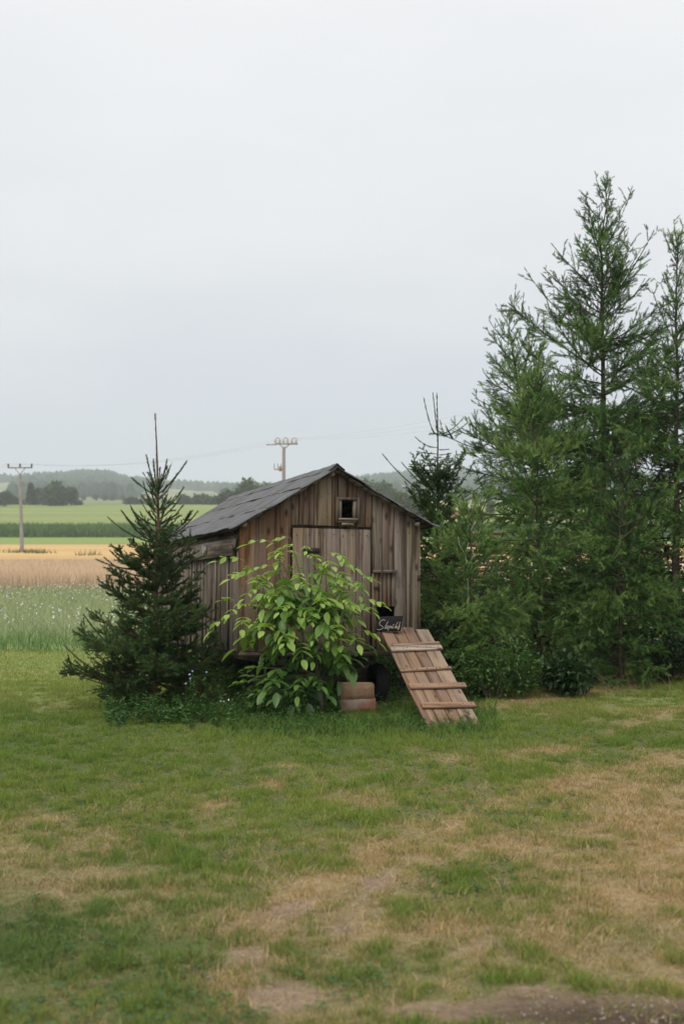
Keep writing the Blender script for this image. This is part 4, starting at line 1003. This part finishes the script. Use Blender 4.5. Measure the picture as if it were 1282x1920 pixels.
def weedpatch(pts, seed, hmin, hmax, leaf, nlv, tone, name, label, mat=None):
    rg = np.random.default_rng(seed); f = Acc(); n = len(pts)
    H = rg.uniform(hmin, hmax, n) * (.6 + .8 * fbm(pts[:, 0] * 3, pts[:, 1] * 3, 2, 2)); k = np.repeat(np.arange(n), nlv)
    m = len(k); t = rg.uniform(.1, 1, m); az = rg.uniform(0, 6.28, m)
    lean = rg.normal(0, .25, (n, 2))
    base = np.stack([pts[:, 0], pts[:, 1], lawn_z(pts[:, 0], pts[:, 1])], -1)
    c = base[k].copy(); c[:, 2] += H[k] * t; c[:, :2] += lean[k] * (H[k] * t)[:, None]
    D = np.stack([np.cos(az), np.sin(az), rg.uniform(-.4, .7, m)], -1)
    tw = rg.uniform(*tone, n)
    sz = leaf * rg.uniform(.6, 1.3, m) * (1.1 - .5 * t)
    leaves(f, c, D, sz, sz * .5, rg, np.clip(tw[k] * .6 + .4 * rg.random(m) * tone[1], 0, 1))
    st = Tw(base, nrm(np.concatenate([lean, np.ones((n, 1))], 1)), H, np.zeros((n, 3)), np.full(n, .002)); stems(f, st, 2, 3, .5)
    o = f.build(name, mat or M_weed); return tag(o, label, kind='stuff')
def along(px0, px1, yf, n, spread, seed):
    rg = np.random.default_rng(seed); px = rg.uniform(px0, px1, n); out = []
    for p_ in px:
        g = G(p_, yf(p_) + rg.normal(0, spread)); out.append((g.x, g.y))
    return np.array(out)
w1 = along(200, 640, lambda p_: 1348 - 12 * max(0, (p_ - 420) / 200), 420, 9, 81)
weedpatch(w1, 82, .07, .24, .05, 16, (.15, .85), 'weeds', 'green weeds growing round the foot of the spruce and the sapling')
w2 = along(430, 900, lambda p_: 1352 + 6 * math.sin(p_ / 40), 420, 12, 83)
w2 = w2[~((w2[:, 0] > -.1) & (w2[:, 0] < .38) & (w2[:, 1] > 12.15))]
weedpatch(w2, 84, .04, .13, .035, 14, (.2, .9), 'low_weeds', 'low weeds and grass before the hen house wheels and ramp')
w3 = along(880, 1282, lambda p_: 1300 - 50 * ((p_ - 880) / 400), 500, 10, 85)
weedpatch(w3, 86, .04, .16, .04, 14, (.15, .8), 'ground_cover', 'ground cover along the edge of the larches')
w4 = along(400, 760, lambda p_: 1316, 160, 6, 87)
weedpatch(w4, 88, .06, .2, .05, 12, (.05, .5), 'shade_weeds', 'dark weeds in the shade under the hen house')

rgu = np.random.default_rng(301); q_ = np.stack([rgu.uniform(-1.0, .9, 520), rgu.uniform(13.7, 17.2, 520)], -1); q_[:, 0] -= (q_[:, 1] - 13.2) * .31  # plants added below the floor to darken the see-through gap, tone kept low
weedpatch(q_, 302, .15, .42, .07, 16, (.05, .6), 'undergrowth', 'dark toned undergrowth added to deepen the shade below the hen house')
rgd = np.random.default_rng(305); a = Acc()
for k in range(110):
    g = G(rgd.uniform(900, 1300), 0 + rgd.uniform(1258, 1300)) if k < 120 else G(rgd.uniform(200, 900), rgd.uniform(1325, 1350))
    h_ = rgd.uniform(.08, .24); lx, ly = rgd.normal(0, .12, 2)
    tube(a, [(g.x, g.y, 0), (g.x + lx * .4, g.y + ly * .4, h_ * .6), (g.x + lx, g.y + ly, h_)], [.003, .002, .001], 4)
o = a.build('dead_stalks', plain('dry_stalk', (.20, .145, .085), .9)); tag(o, 'dry brown stalks sticking out of the weeds', kind='stuff')
# flowering plants with small pale blue flowers
M_petal = plain('blue_petal', (.45, .48, .78), .6); M_whitep = plain('white_petal', (.75, .75, .72), .6)
def flower_plant(px, py, h, label, seed, pet, nf, Y=12.35, group=None):
    rg = random.Random(seed); b0 = P(px, 1335, Y); b0.z = 0; root = empty('flowering_plant', b0, label, 'plant', group)
    s = Acc(); fl = Acc(); r2g = np.random.default_rng(seed)
    for k in range(nf):
        tx, ty, tz = rg.uniform(-.11, .11), rg.uniform(-.06, .06), h * rg.uniform(.7, 1.0)
        tube(s, [(tx * .2, ty * .2, 0), (tx * .7, ty * .7, tz * .55), (tx, ty, tz)], [.003, .0025, .0015], 4, .4)
        n = 26; t = r2g.uniform(.1, .9, n)[:, None]; c = np.array([tx, ty, tz]) * t
        leaves(s, c, r2g.normal(0, 1, (n, 3)), np.full(n, .045) * r2g.uniform(.5, 1.2, n), np.full(n, .02), r2g, r2g.uniform(.2, .8, n))
        for j in range(5):
            a_ = j * 1.257; c0 = np.array([[tx, ty, tz]]); leaves(fl, c0, np.array([[math.cos(a_), math.sin(a_) * .6 - .4, math.sin(a_) * .6 + .2]]), np.array([.012]), np.array([.010]), r2g, np.array([.5]))
    s.build('stems', M_weed, root); fl.build('petals', pet, root)
flower_plant(376, 1268, .42, 'tall weed with pale blue flowers before the spruce, nearest the hen house', 91, M_petal, 3)
flower_plant(352, 1282, .34, 'shorter weed with a few blue flowers low against the spruce', 92, M_petal, 2)
flower_plant(436, 1310, .20, 'thin weed with tiny white flowers left of the walnut sapling', 93, M_whitep, 4)
a = Acc(); r_ = np.random.default_rng(5); leaves(a, np.zeros((5, 3)), r_.normal(0, 1, (5, 3)), np.full(5, .022), np.full(5, .018), r_, np.full(5, .5))
o = a.build('poppy_flower', plain('red_petal', (.55, .07, .03), .6)); o.location = P(371, 1298, 12.2); tag(o, 'single small orange red bloom in the weeds before the spruce', 'flower')

# ------------------------------------------------------------ timber behind the hen house
tb = P(885, 985, 19.5)
pile = empty('timber_stack', Vector((tb.x, tb.y, 0)), 'stack of pale sawn boards behind the thicket right of the roof', 'timber stack')
W_T = wood('pale_timber', 0, .1, .3)
zt_ = P(885, 992, 19.5).z; k = 0; z = .05
while z < zt_:
    for j in range(3):
        a = Acc(); box(a, -.3 + random.uniform(-.08, .08), .38 + random.uniform(-.1, .1), -.2 + j * .15, -.06 + j * .15, z, z + .05, jit=.004); a.build('board', W_T, pile, color=shade((.42, .28, .17), .15))
    z += .085
def loose(px0, py0, px1, py1, w, label, Y):
    A_, B_ = P(px0, py0, Y), P(px1, py1, Y); d = B_ - A_; L_ = d.length
    V, T = chamfer_prism([(0, 0), (L_, 0), (L_, .03), (0, .03)], 0, w, .003)
    a = Acc(); a.add(V, T); o = a.build('board', W_T, color=(.30, .16, .11)); o.location = A_; o.rotation_euler = (R(14), -math.atan2(d.z, d.x), R(8)); tag(o, label, 'board', 'loose boards on the timber stack')
loose(843, 977, 880, 962, .22, 'longer reddish board lying tilted on the timber stack', 19.2)
loose(893, 974, 913, 966, .22, 'short dark reddish board end on the timber stack', 19.3)

# ------------------------------------------------------------ poles and wires
M_conc = plain('pole_concrete', (.24, .215, .19), .85, .25, 3); M_ins = plain('insulator', (.10, .075, .06), .35); M_steel = plain('galvanised_steel', (.20, .20, .20), .5, metal=.4)
def pole1():
    Y = 120; b0 = P(42, 1041, Y); b0.z = 0; top = P(38, 888, Y).z; bar = P(38, 877, Y).z
    r = empty('power_pole', b0, 'concrete power pole with a flat three insulator crossarm standing in the grain field', 'power pole')
    lean = P(38, 888, Y).x - b0.x
    a = Acc(); tube(a, [(0, 0, 0), (lean, 0, top)], [.17, .11], 10); a.build('mast', M_conc, r, smooth=True)
    w = 23 * Y / F
    a = Acc(); box(a, lean - w, lean + w, -.05, .05, bar - .05, bar + .05); a.build('crossarm', M_steel, r)
    a = Acc(); tube(a, [(lean, 0, top - .1), (lean - .45, 0, bar)], .035, 5); tube(a, [(lean, 0, top - .1), (lean + .45, 0, bar)], .035, 5); a.build('brace', M_steel, r)
    pts = []
    for x in (lean - w + .05, lean, lean + w - .05):
        a = Acc(); tube(a, [(x, 0, bar + .05), (x, 0, bar + .12), (x, 0, bar + .2), (x, 0, bar + .34)], [.05, .10, .07, .09], 8); a.build('insulator', M_ins, r); pts.append(b0 + Vector((x, 0, bar + .34)))
    return pts
def pole2():
    Y = 118; b0 = P(532, 1040, Y); b0.z = 0; top = P(531, 838, Y).z
    r = empty('power_pole', b0, 'concrete power pole with switchgear and a row of insulators rising behind the roof', 'power pole')
    a = Acc(); tube(a, [(0, 0, 0), (0, 0, top)], [.2, .13], 10); a.build('mast', M_conc, r, smooth=True)
    k = Y / F; bar = P(531, 832, Y).z
    a = Acc(); box(a, -16 * k, 26 * k, -.06, .06, bar - .07, bar + .05); box(a, -33 * k, -15 * k, -.04, .04, bar - .12, bar - .04); box(a, -13 * k, 23 * k, .3, .4, bar - .05, bar + .05); a.build('crossarm', M_steel, r)
    a = Acc(); tube(a, [(0, 0, top - .2), (-8 * k, 0, bar)], .04, 5); tube(a, [(0, 0, top - .2), (12 * k, 0, bar)], .04, 5); a.build('brace', M_steel, r)
    pts = []
    for x in (-12, 3, 19):
        for dx in (-4, 4):
            a = Acc(); tube(a, [((x + dx * .6) * k, 0, bar), ((x + dx) * k, 0, bar + .18), ((x + dx) * k, 0, bar + .38)], [.06, .12, .08], 7); a.build('insulator', plain_pale, r)
        a = Acc(); tube(a, [((x - 4) * k, 0, bar + .38), (x * k, 0, bar + .52), ((x + 5) * k, 0, bar + .42)], .03, 5); a.build('switch_arm', M_steel, r)
        pts.append(b0 + Vector((x * k, 0, bar + .4)))
    zb = P(531, 880, Y).z
    a = Acc(); box(a, -18 * k, 0, -.05, .05, zb - .05, zb + .04); box(a, -9 * k, -4 * k, -.15, .15, zb - .15, zb + .25); a.build('switch_box', plain('rust_box', (.28, .16, .10), .8), r)
    for x in (-18, -11, -5):
        a = Acc(); tube(a, [(x * k, 0, zb), (x * k, 0, zb + .5)], [.04, .03], 5); a.build('switch_rod', M_steel, r)
    return pts
plain_pale = plain('pale_insulator', (.38, .37, .34), .4)
A1 = pole1(); A2 = pole2()
M_wire = plain('wire', (.40, .42, .44), .6)
def wire(p, q, sag, label):
    t = np.linspace(0, 1, 24)[:, None]; pts = np.array(p) * (1 - t) + np.array(q) * t; pts[:, 2] -= sag * 4 * (t * (1 - t))[:, 0]
    a = Acc(); tube(a, pts, .006, 4, cap=False); o = a.build('power_line', M_wire); tag(o, label, 'wire', 'overhead power lines')
for i, nm in enumerate(('front', 'middle', 'rear')):
    wire(A1[i], A2[i], .9, ('power line from the left insulator of the field pole to the roof pole', 'power line from the middle insulator of the field pole to the roof pole', 'power line from the right insulator of the field pole to the roof pole')[i])
    wire(A2[i], P(1330, 660 + 22 * i, 62), .8, ('uppermost line running from the roof pole towards the larches', 'middle line running from the roof pole towards the larches', 'lowest line running from the roof pole towards the larches')[i])
    wire(A1[i], P(-500, 855 + 10 * i, 125), .8, ('first line leaving the field pole to the left', 'second line leaving the field pole to the left', 'third line leaving the field pole to the left')[i])

# ------------------------------------------------------------ far trees
M_dec = foliage('far_leaves', [(0, (.018, .035, .016)), (.5, (.045, .08, .03)), (1, (.10, .15, .05))], .2, .7, .1)
M_con = foliage('far_conifer', [(0, (.012, .024, .014)), (.5, (.025, .048, .022)), (1, (.05, .08, .03))], .1, .7, .1)
def fartree(px, w, ytop, Y, label, seed, kind='round', n=900, group='trees along the far field edge', light=0, name='field_tree'):
    rg = np.random.default_rng(seed); X = (px - 641) / F * Y; z0 = float(TZ(X, Y)); H = P(px, ytop, Y).z - z0; rx = w / 2 * Y / F
    root = empty(name, (X, Y, z0), label, 'tree', group)
    a = Acc(); tube(a, [(0, 0, -.3), (0, 0, H * .8)], [H * .03 + .05, H * .01], 6); a.build('trunk', M_bark, root)
    f = Acc()
    if kind == 'round':
        m = 16; cc = rg.normal(0, 1, (m, 3)); cc = nrm(cc) * rg.uniform(.2, .72, m)[:, None]
        k = rg.integers(0, m, n); d = nrm(rg.normal(0, 1, (n, 3))); u = cc[k] + d * (.42 * rg.uniform(.5, 1.0, n)[:, None])
        c = np.stack([u[:, 0] * rx, u[:, 1] * rx, H * .52 + u[:, 2] * H * .47], -1); c[:, 2] = np.maximum(c[:, 2], .1)
        tone = np.clip(.35 + light + .25 * u[:, 2] + rg.normal(0, .12, n), 0, 1); s = .55 * rx / math.sqrt(n / 260)
    else:
        t = rg.random(n) ** .8; rr = (1 - t) * rg.uniform(.3, 1, n) ** .5 * (1 + .25 * np.sin(t * 40)); az = rg.uniform(0, 6.28, n)
        c = np.stack([np.cos(az) * rr * rx, np.sin(az) * rr * rx, t * H], -1); d = np.stack([np.cos(az), np.sin(az), rg.normal(-.1, .4, n)], -1)
        tone = np.clip(.3 + light + rg.normal(0, .15, n), 0, 1); s = .7 * rx / math.sqrt(n / 260)
    leaves(f, c, d + rg.normal(0, .7, (n, 3)), s * rg.uniform(.6, 1.5, n), s * rg.uniform(.5, 1.1, n), rg, tone)
    f.build('crown', M_con if kind == 'cone' else M_dec, root)
T_ = [(6, 44, 920, 560, 'dark bush at the left edge behind the power pole'), (58, 22, 907, 590, 'small dark pointed conifer behind the power pole'), (80, 40, 912, 600, 'round tree between the pointed conifer and the big one'),
      (102, 58, 905, 575, 'biggest round tree of the far group right of the field pole'), (134, 28, 908, 580, 'pale narrow tree at the right end of the far group'),
      (250, 36, 934, 640, 'low dark bush on the far field edge behind the spruce top'), (283, 26, 936, 640, 'very small bush just right of the low dark bush'), (341, 38, 927, 620, 'round bush left of the hen house ridge end'), (381, 44, 928, 610, 'wider round bush nearest the hen house ridge end'),
      (428, 46, 916, 470, 'dark tree at the left end of the grove over the roof'), (462, 60, 899, 455, 'broad light green tree, highest in the grove over the roof'), (502, 46, 904, 460, 'light green tree between the broad one and the roof pole'),
      (545, 36, 906, 480, 'dark tree just right of the roof pole'), (566, 26, 894, 500, 'slim dark tree of the grove close to the roof slope'), (590, 40, 896, 500, 'tree half hidden by the left roof slope'),
      (684, 40, 893, 480, 'tree half hidden by the right roof slope'), (706, 44, 897, 440, 'light green tree above the right roof slope'), (748, 56, 912, 360, 'yellow green round tree over the right eave'), (780, 44, 925, 380, 'lower green tree right behind the small spruce'),
      (720, 50, 900, 520, 'darker tree behind the light green ones on the right'), (896, 16, 949, 190, 'tiny rounded green tree seen over the tilted boards'), (920, 26, 935, 420, 'blurred small tree beside the larch branches')]
for i, (px, w, yt, Y, lb) in enumerate(T_):
    fartree(px, w, yt, Y, lb, 100 + i, 'cone' if i in (1,) else 'round', light={10: .2, 11: .15, 16: .2, 17: .28, 4: .12}.get(i, 0), n=1100 if w > 30 else 600)
for i, px in enumerate((157, 180, 196, 211, 232, 268, 300)):
    fartree(px, 9 + (i * 5) % 4, 929 - (i * 3) % 4, 930, ('first', 'second', 'third', 'fourth', 'fifth', 'sixth', 'last')[i] + ' from the left of the tiny round trees along the distant tan field', 140 + i, n=120, group='tiny trees along the distant tan field')
for i, (px, w, yt, Y) in enumerate(((20, 30, 934, 600), (36, 22, 938, 610), (68, 30, 930, 600), (90, 34, 928, 590), (118, 30, 924, 585), (146, 18, 940, 590), (262, 22, 939, 640), (312, 20, 939, 640), (360, 24, 935, 625), (402, 30, 930, 600))):
    fartree(px, w, yt, Y, 'low scrub joining the far field edge trees, ' + ('leftmost piece', 'second piece from the left', 'piece under the pointed conifer', 'piece left of the biggest round tree', 'piece between the biggest and the narrow tree', 'piece right of the narrow tree', 'piece beside the low dark bush', 'piece left of the round bush', 'piece between the two round bushes', 'piece touching the hen house roof line')[i], 180 + i, n=350, group='scrub along the far field edge', light=-.05, name='field_bush')
# forest on the hills
rgf = np.random.default_rng(9); f = Acc(); fc = []; 
N = 60000; px = rgf.uniform(-500, 1900, N); Y = rgf.uniform(1150, 2450, N)
dens = fbm(px / 90, Y / 260, 2, 4)
wooded = np.where((px > 60) & (px < 260), .68, np.where((px > 680), .70, .56)) - np.where(Y < 1600, .12, 0)
keep = (dens < wooded - .06) | ((Y > 2250) & (px > 60) & (px < 360)) | ((Y > 1900) & (px > 690)); px, Y = px[keep], Y[keep]
X = (px - 641) / F * Y; Z = TZ(X, Y); n = len(px); H = rgf.uniform(8, 16, n); Rr = H * rgf.uniform(.25, .45, n)
ang = np.linspace(0, 2 * math.pi, 5, endpoint=False); rings = []
for hz, rr in ((0, .7), (.45, 1.0), (.8, .6)):
    rings.append(np.stack([X[:, None] + Rr[:, None] * rr * np.cos(ang), Y[:, None] + Rr[:, None] * rr * np.sin(ang), (Z + H * hz)[:, None] + 0 * ang], -1))
top = np.stack([X, Y, Z + H], -1)[:, None]
V = np.concatenate(rings + [top], 1); q = []
for r_ in range(2):
    for j in range(5): q.append((r_ * 5 + j, r_ * 5 + (j + 1) % 5, (r_ + 1) * 5 + (j + 1) % 5, (r_ + 1) * 5 + j))
T0 = np.concatenate([quads(q), [(10 + j, 10 + (j + 1) % 5, 15) for j in range(5)]])
sel = rgf.permutation(n)[:6500]; V = V[sel]; n = len(sel)
f.add(V.reshape(-1, 3), (T0[None] + (np.arange(n) * 16)[:, None, None]).reshape(-1, 3), np.repeat(rgf.uniform(.1, .9, n), 16))
o = f.build('forest', M_con); tag(o, 'dark hazy forest covering the distant hills', kind='stuff')

# tall crop
M_corn = foliage('crop_leaf', [(0, (.04, .09, .025)), (.5, (.07, .15, .04)), (1, (.13, .21, .06))], .2, .6, .2)
n = 42000; rg = np.random.default_rng(12); X = rg.uniform(-110, 90, n); Y = 300 + rg.random(n) ** 1.7 * 32; Z = TZ(X, Y)
hh = rg.uniform(1.9, 2.6, n); w = .25
base = np.stack([X, Y, Z + hh * rg.uniform(0, .5, n)], -1); d = np.stack([rg.normal(0, .3, n), rg.normal(0, .3, n), np.ones(n)], -1)
sdv = np.stack([rg.uniform(.1, .22, n), rg.normal(0, .05, n), 0 * X], -1)
V = np.stack([base - sdv, base + sdv, base + d * (hh * .6)[:, None]], 1).reshape(-1, 3); V[:, 2] = np.minimum(V[:, 2], np.repeat(Z, 3) + 2.7)
f = Acc(); f.add(V, np.arange(n * 3).reshape(-1, 3), np.repeat(np.clip(.3 + .4 * fbm(X / 3, Y * 0, 1, 3) + rg.normal(0, .15, n), 0, 1), 3))
o = f.build('tall_crop', M_corn); tag(o, 'dark green strip of tall crop across the far field', kind='stuff')

# ------------------------------------------------------------ grasses
M_blade = attrcol('grass_blade', .35)
def blades(name, label, X, Y, Z, h, w, tilt, cols, seed, segs=1, tag_it=True):
    rg = np.random.default_rng(seed); n = len(X); az = rg.uniform(0, 6.28, n); tl = np.abs(rg.normal(tilt, .35, n))
    D = np.stack([np.cos(az) * np.sin(tl), np.sin(az) * np.sin(tl), np.cos(tl)], -1)
    fa = rg.uniform(0, 6.28, n); S = np.stack([np.cos(fa), np.sin(fa), 0 * fa], -1) * (w / 2)[:, None]
    B = np.stack([X, Y, Z - .003], -1); a = Acc()
    if segs == 1:
        V = np.stack([B - S, B + S, B + D * h[:, None]], 1).reshape(-1, 3); a.add(V, np.arange(3 * n).reshape(-1, 3)); k = 3
    else:
        Mi = B + D * (h * .55)[:, None]; D2 = nrm(D + np.stack([np.cos(az), np.sin(az), -.5 + 0 * az], -1) * .6)
        V = np.stack([B - S, B + S, Mi - S * .7, Mi + S * .7, Mi + D2 * (h * .5)[:, None]], 1).reshape(-1, 3)
        T0 = np.array([(0, 1, 3), (0, 3, 2), (2, 3, 4)]); a.add(V, (T0[None] + (np.arange(n) * 5)[:, None, None]).reshape(-1, 3)); k = 5
    o = a.build(name, M_blade, cols=np.repeat(cols, k, 0)); return tag(o, label, kind='stuff')
def wedge(n, y0, y1, seed, m=1.22, power=1.0):
    rg = np.random.default_rng(seed); u = rg.random(n); Y = (y0 ** power + u * (y1 ** power - y0 ** power)) ** (1 / power)
    X = rg.uniform(-.245, .245, n) * Y * m + rg.uniform(-.15, .15, n)
    X = X + np.where(rg.random(n) < .24, np.sign(X) * rg.exponential(.9 + .05 * Y, n), 0); return X, Y, rg
def tuftf(X, Y): return fbm(X * 8, Y * 6, 1, 3) * .6 + fbm(X * 19, Y * 15, 2, 2) * .4
def grass_cols(X, Y, rg, dk=1.0):
    n = len(X); d = dryness(X, Y) - (tuftf(X, Y) - .5) * 1.35 * sstep(15, 8, Y) + rg.normal(0, .24, n); d = sstep(.05, .85, d)[:, None]
    lum = rg.uniform(.45, 1.4, n)[:, None]
    yel = fbm(X * .8 + 5, Y * .6, 6, 3)[:, None]; far = sstep(11.5, 16, Y)[:, None] * sstep(-1, -3, X)[:, None]
    blue = np.exp(-((X + 1.4) / 1.2) ** 2 - ((Y - 5.6) / 1.2) ** 2)[:, None]
    g = np.array([.125, .215, .036]) * (1 - yel) + np.array([.27, .33, .058]) * yel
    g = g * (1 - blue * .5) + np.array([.08, .155, .06]) * blue * .5
    g = g * (1 - far) + np.array([.28, .36, .08]) * far
    dry = np.array([.47, .345, .165]) * (1 + .15 * rg.normal(0, 1, n)[:, None].clip(-1, 2))
    return np.clip((g * (1 - d) + dry * d) * lum * dk, 0.005, .8)
X, Y, rg = wedge(1700000, 4.0, 15.5, 201, power=1.15)
b = bareness(X, Y); d = dryness(X, Y); tuft = tuftf(X, Y)
keep = rg.random(len(X)) > sstep(.22, .55, b) * .93
keep &= rg.random(len(X)) < .25 + 1.1 * sstep(.3, .6, tuft)
X, Y, b, d, tuft = X[keep], Y[keep], b[keep], d[keep], tuft[keep]
h = (.014 + .055 * sstep(.42, .72, tuft) * (1 - d * .55)) * rg.uniform(.6, 1.3, len(X))
w = (.0022 + .0004 * Y / 4) * rg.uniform(.8, 1.5, len(X))
blades('lawn_grass', 'short mown grass blades of the patchy lawn', X, Y, lawn_z(X, Y), h, w, .75, grass_cols(X, Y, rg), 202)
X, Y, rg = wedge(140000, 15, 19.6, 203, power=1.2)
blades('back_lawn_grass', 'short light green grass at the back of the lawn', X, Y, lawn_z(X, Y), rg.uniform(.02, .04, len(X)), rg.uniform(.007, .011, len(X)), .6, grass_cols(X, Y, rg), 204)
# longer bent blades and pale stalks near the viewer
X, Y, rg = wedge(34000, 4.0, 9.5, 205, power=1.0)
keep = (fbm(X * 5, Y * 4, 3, 3) > .5) & (bareness(X, Y) < .5); X, Y = X[keep], Y[keep]
blades('tussock_grass', 'longer bent grass blades standing in tufts', X, Y, lawn_z(X, Y), rg.uniform(.04, .085, len(X)), rg.uniform(.003, .005, len(X)), .6, grass_cols(X, Y, rg, .85), 206, 2)
X, Y, rg = wedge(26000, 4.0, 11, 207, power=1.0); keep = dryness(X, Y) > .45; X, Y = X[keep], Y[keep]
c = np.array([.46, .36, .21]) * rg.uniform(.7, 1.3, (len(X), 1))
blades('dry_stalks', 'pale dry grass stalks lying on the lawn', X, Y, lawn_z(X, Y) + .004, rg.uniform(.03, .09, len(X)), rg.uniform(.002, .0035, len(X)), 1.15, c, 208, 2)
# longer unmown fringe round the hen house and ramp
fx_ = along(420, 930, lambda p_: 1352, 15000, 13, 209); X, Y = fx_[:, 0], fx_[:, 1]; kb = ~((X > -.14) & (X < .38) & (Y > 12.0)) ; X, Y = X[kb], Y[kb]; rg = np.random.default_rng(210)
blades('fringe_grass', 'longer green grass along the foot of the ramp and bricks', X, Y, lawn_z(X, Y), rg.uniform(.05, .13, len(X)), rg.uniform(.004, .007, len(X)), .45, np.array([.115, .20, .04]) * rg.uniform(.35, 1.5, (len(X), 1)), 211, 2)
# meadow
X, Y, rg = wedge(60000, 19.2, 39, 212, 1.35, 1.2); keep = (X < 3.5 + 0 * X); X, Y = X[keep], Y[keep]
cm = np.array([.26, .33, .14]) * (1 - fbm(X * .5, Y * .5, 2, 3))[:, None] * 1.0 + np.array([.40, .42, .25]) * fbm(X * .5, Y * .5, 2, 3)[:, None]
edge = sstep(21.5, 19.6, Y)[:, None]; cm = cm * (1 - edge) + np.array([.13, .24, .06]) * edge
blades('meadow_grass', 'tall pale meadow grass beyond the lawn', X, Y, 0 * X, rg.uniform(.18, .42, len(X)), rg.uniform(.008, .015, len(X)), .3, cm * rg.uniform(.7, 1.3, (len(X), 1)), 213, 2)
X, Y, rg = wedge(5200, 20.3, 37, 214, 1.35, .8); keep = (X < 0) & (fbm(X * .7, Y * .4, 4, 3) > .42); X, Y = X[keep], Y[keep]; n = len(X)
f = Acc(); C = np.repeat(np.stack([X, Y, rg.uniform(.25, .5, n)], -1), 4, 0)
leaves(f, C, rg.normal(0, 1, (4 * n, 3)) * np.array([1, 1, .5]), rg.uniform(.014, .03, 4 * n), rg.uniform(.012, .026, 4 * n), rg, np.full(4 * n, .5))
o = f.build('meadow_flowers', M_whitep); tag(o, 'white and pale flowers scattered over the meadow', kind='stuff')
# grain
X, Y, rg = wedge(90000, 37.5, 83, 215, 1.35, .9); keep = X < 8 + 0 * X; X, Y = X[keep], Y[keep]
fr_ = fbm(X * .25, Y * .12, 5, 3)[:, None]; gc = np.array([.52, .385, .265]) * (1 - fr_) + np.array([.66, .51, .345]) * fr_
gc = gc * (1 - sstep(42, 37.5, Y)[:, None] * .25)
blades('grain', 'ripe pinkish grain standing in the field', X, Y, 0 * X, rg.uniform(.3, .5, len(X)) * np.interp(Y, [38, 60, 100], [1.2, .75, .3]), rg.uniform(.02, .045, len(X)), .3, gc * rg.uniform(.75, 1.25, (len(X), 1)), 216, 1)
# weeds at the pole foot
X = np.concatenate([rg.normal(-26.2, .8, 160), rg.normal(-24, .5, 60), rg.normal(-28, .3, 40), rg.normal(-18.5, .5, 50)]); Y = np.concatenate([rg.normal(118, 1, 160), rg.normal(114, 1, 60), rg.normal(110, 1, 40), rg.normal(104, 1, 50)])
blades('pole_weeds', 'green weeds in the grain about the foot of the field pole', X, Y, 0 * X, rg.uniform(.2, .5, len(X)), rg.uniform(.06, .12, len(X)), .4, np.array([.19, .19, .08]) * rg.uniform(.6, 1.3, (len(X), 1)), 217, 1)
# clover and small broad leaves low in the turf
X, Y, rg = wedge(16000, 4.2, 12.5, 231, power=1.0); keep = (fbm(X * 1.7, Y * 1.4, 6, 3) > .5) & (dryness(X, Y) < .5) & (bareness(X, Y) < .4); X, Y = X[keep], Y[keep]; n = len(X)
f = Acc(); C = np.repeat(np.stack([X, Y, lawn_z(X, Y) + rg.uniform(.012, .03, n)], -1), 3, 0); aa = rg.uniform(0, 6.28, n)[:, None] + np.array([[0, 2.09, 4.19]])
D = np.stack([np.cos(aa), np.sin(aa), 0 * aa + .15], -1).reshape(-1, 3); L3 = np.repeat(rg.uniform(.008, .017, n), 3); leaves(f, C, D, L3, L3 * 1.0, rg, np.repeat(rg.uniform(.2, .7, n), 3))
o = f.build('clover', M_weed); tag(o, 'clover and small flat weeds low in the lawn', kind='stuff')
# small stones in the bare corner
M_stone = plain('pebble', (.33, .29, .24), .8, .3, 30)
f = Acc(); rg = np.random.default_rng(218)
for k in range(150):
    px_, py_ = (rg.uniform(950, 1320), rg.uniform(1870, 1945)) if k < 90 else (rg.uniform(380, 900), rg.uniform(1640, 1920))
    g = G(px_, py_); r0 = rg.uniform(.003, .009); v = nrm(np.array([(1, 0, 0), (-1, 0, 0), (0, 1, 0), (0, -1, 0), (0, 0, 1), (0, 0, -1.0)])) * r0 * rg.uniform(.7, 1.3, (6, 1)) + np.array([g.x, g.y, float(lawn_z(g.x, g.y)) + r0 * .3])
    f.add(v, [(0, 2, 4), (2, 1, 4), (1, 3, 4), (3, 0, 4), (2, 0, 5), (1, 2, 5), (3, 1, 5), (0, 3, 5)])
o = f.build('pebbles', M_stone); tag(o, 'small pebbles on the bare soil', kind='stuff')
print('leaves', nleaf, 'tris', sum(len(o.data.polygons) for o in bpy.data.objects if o.type == 'MESH'))
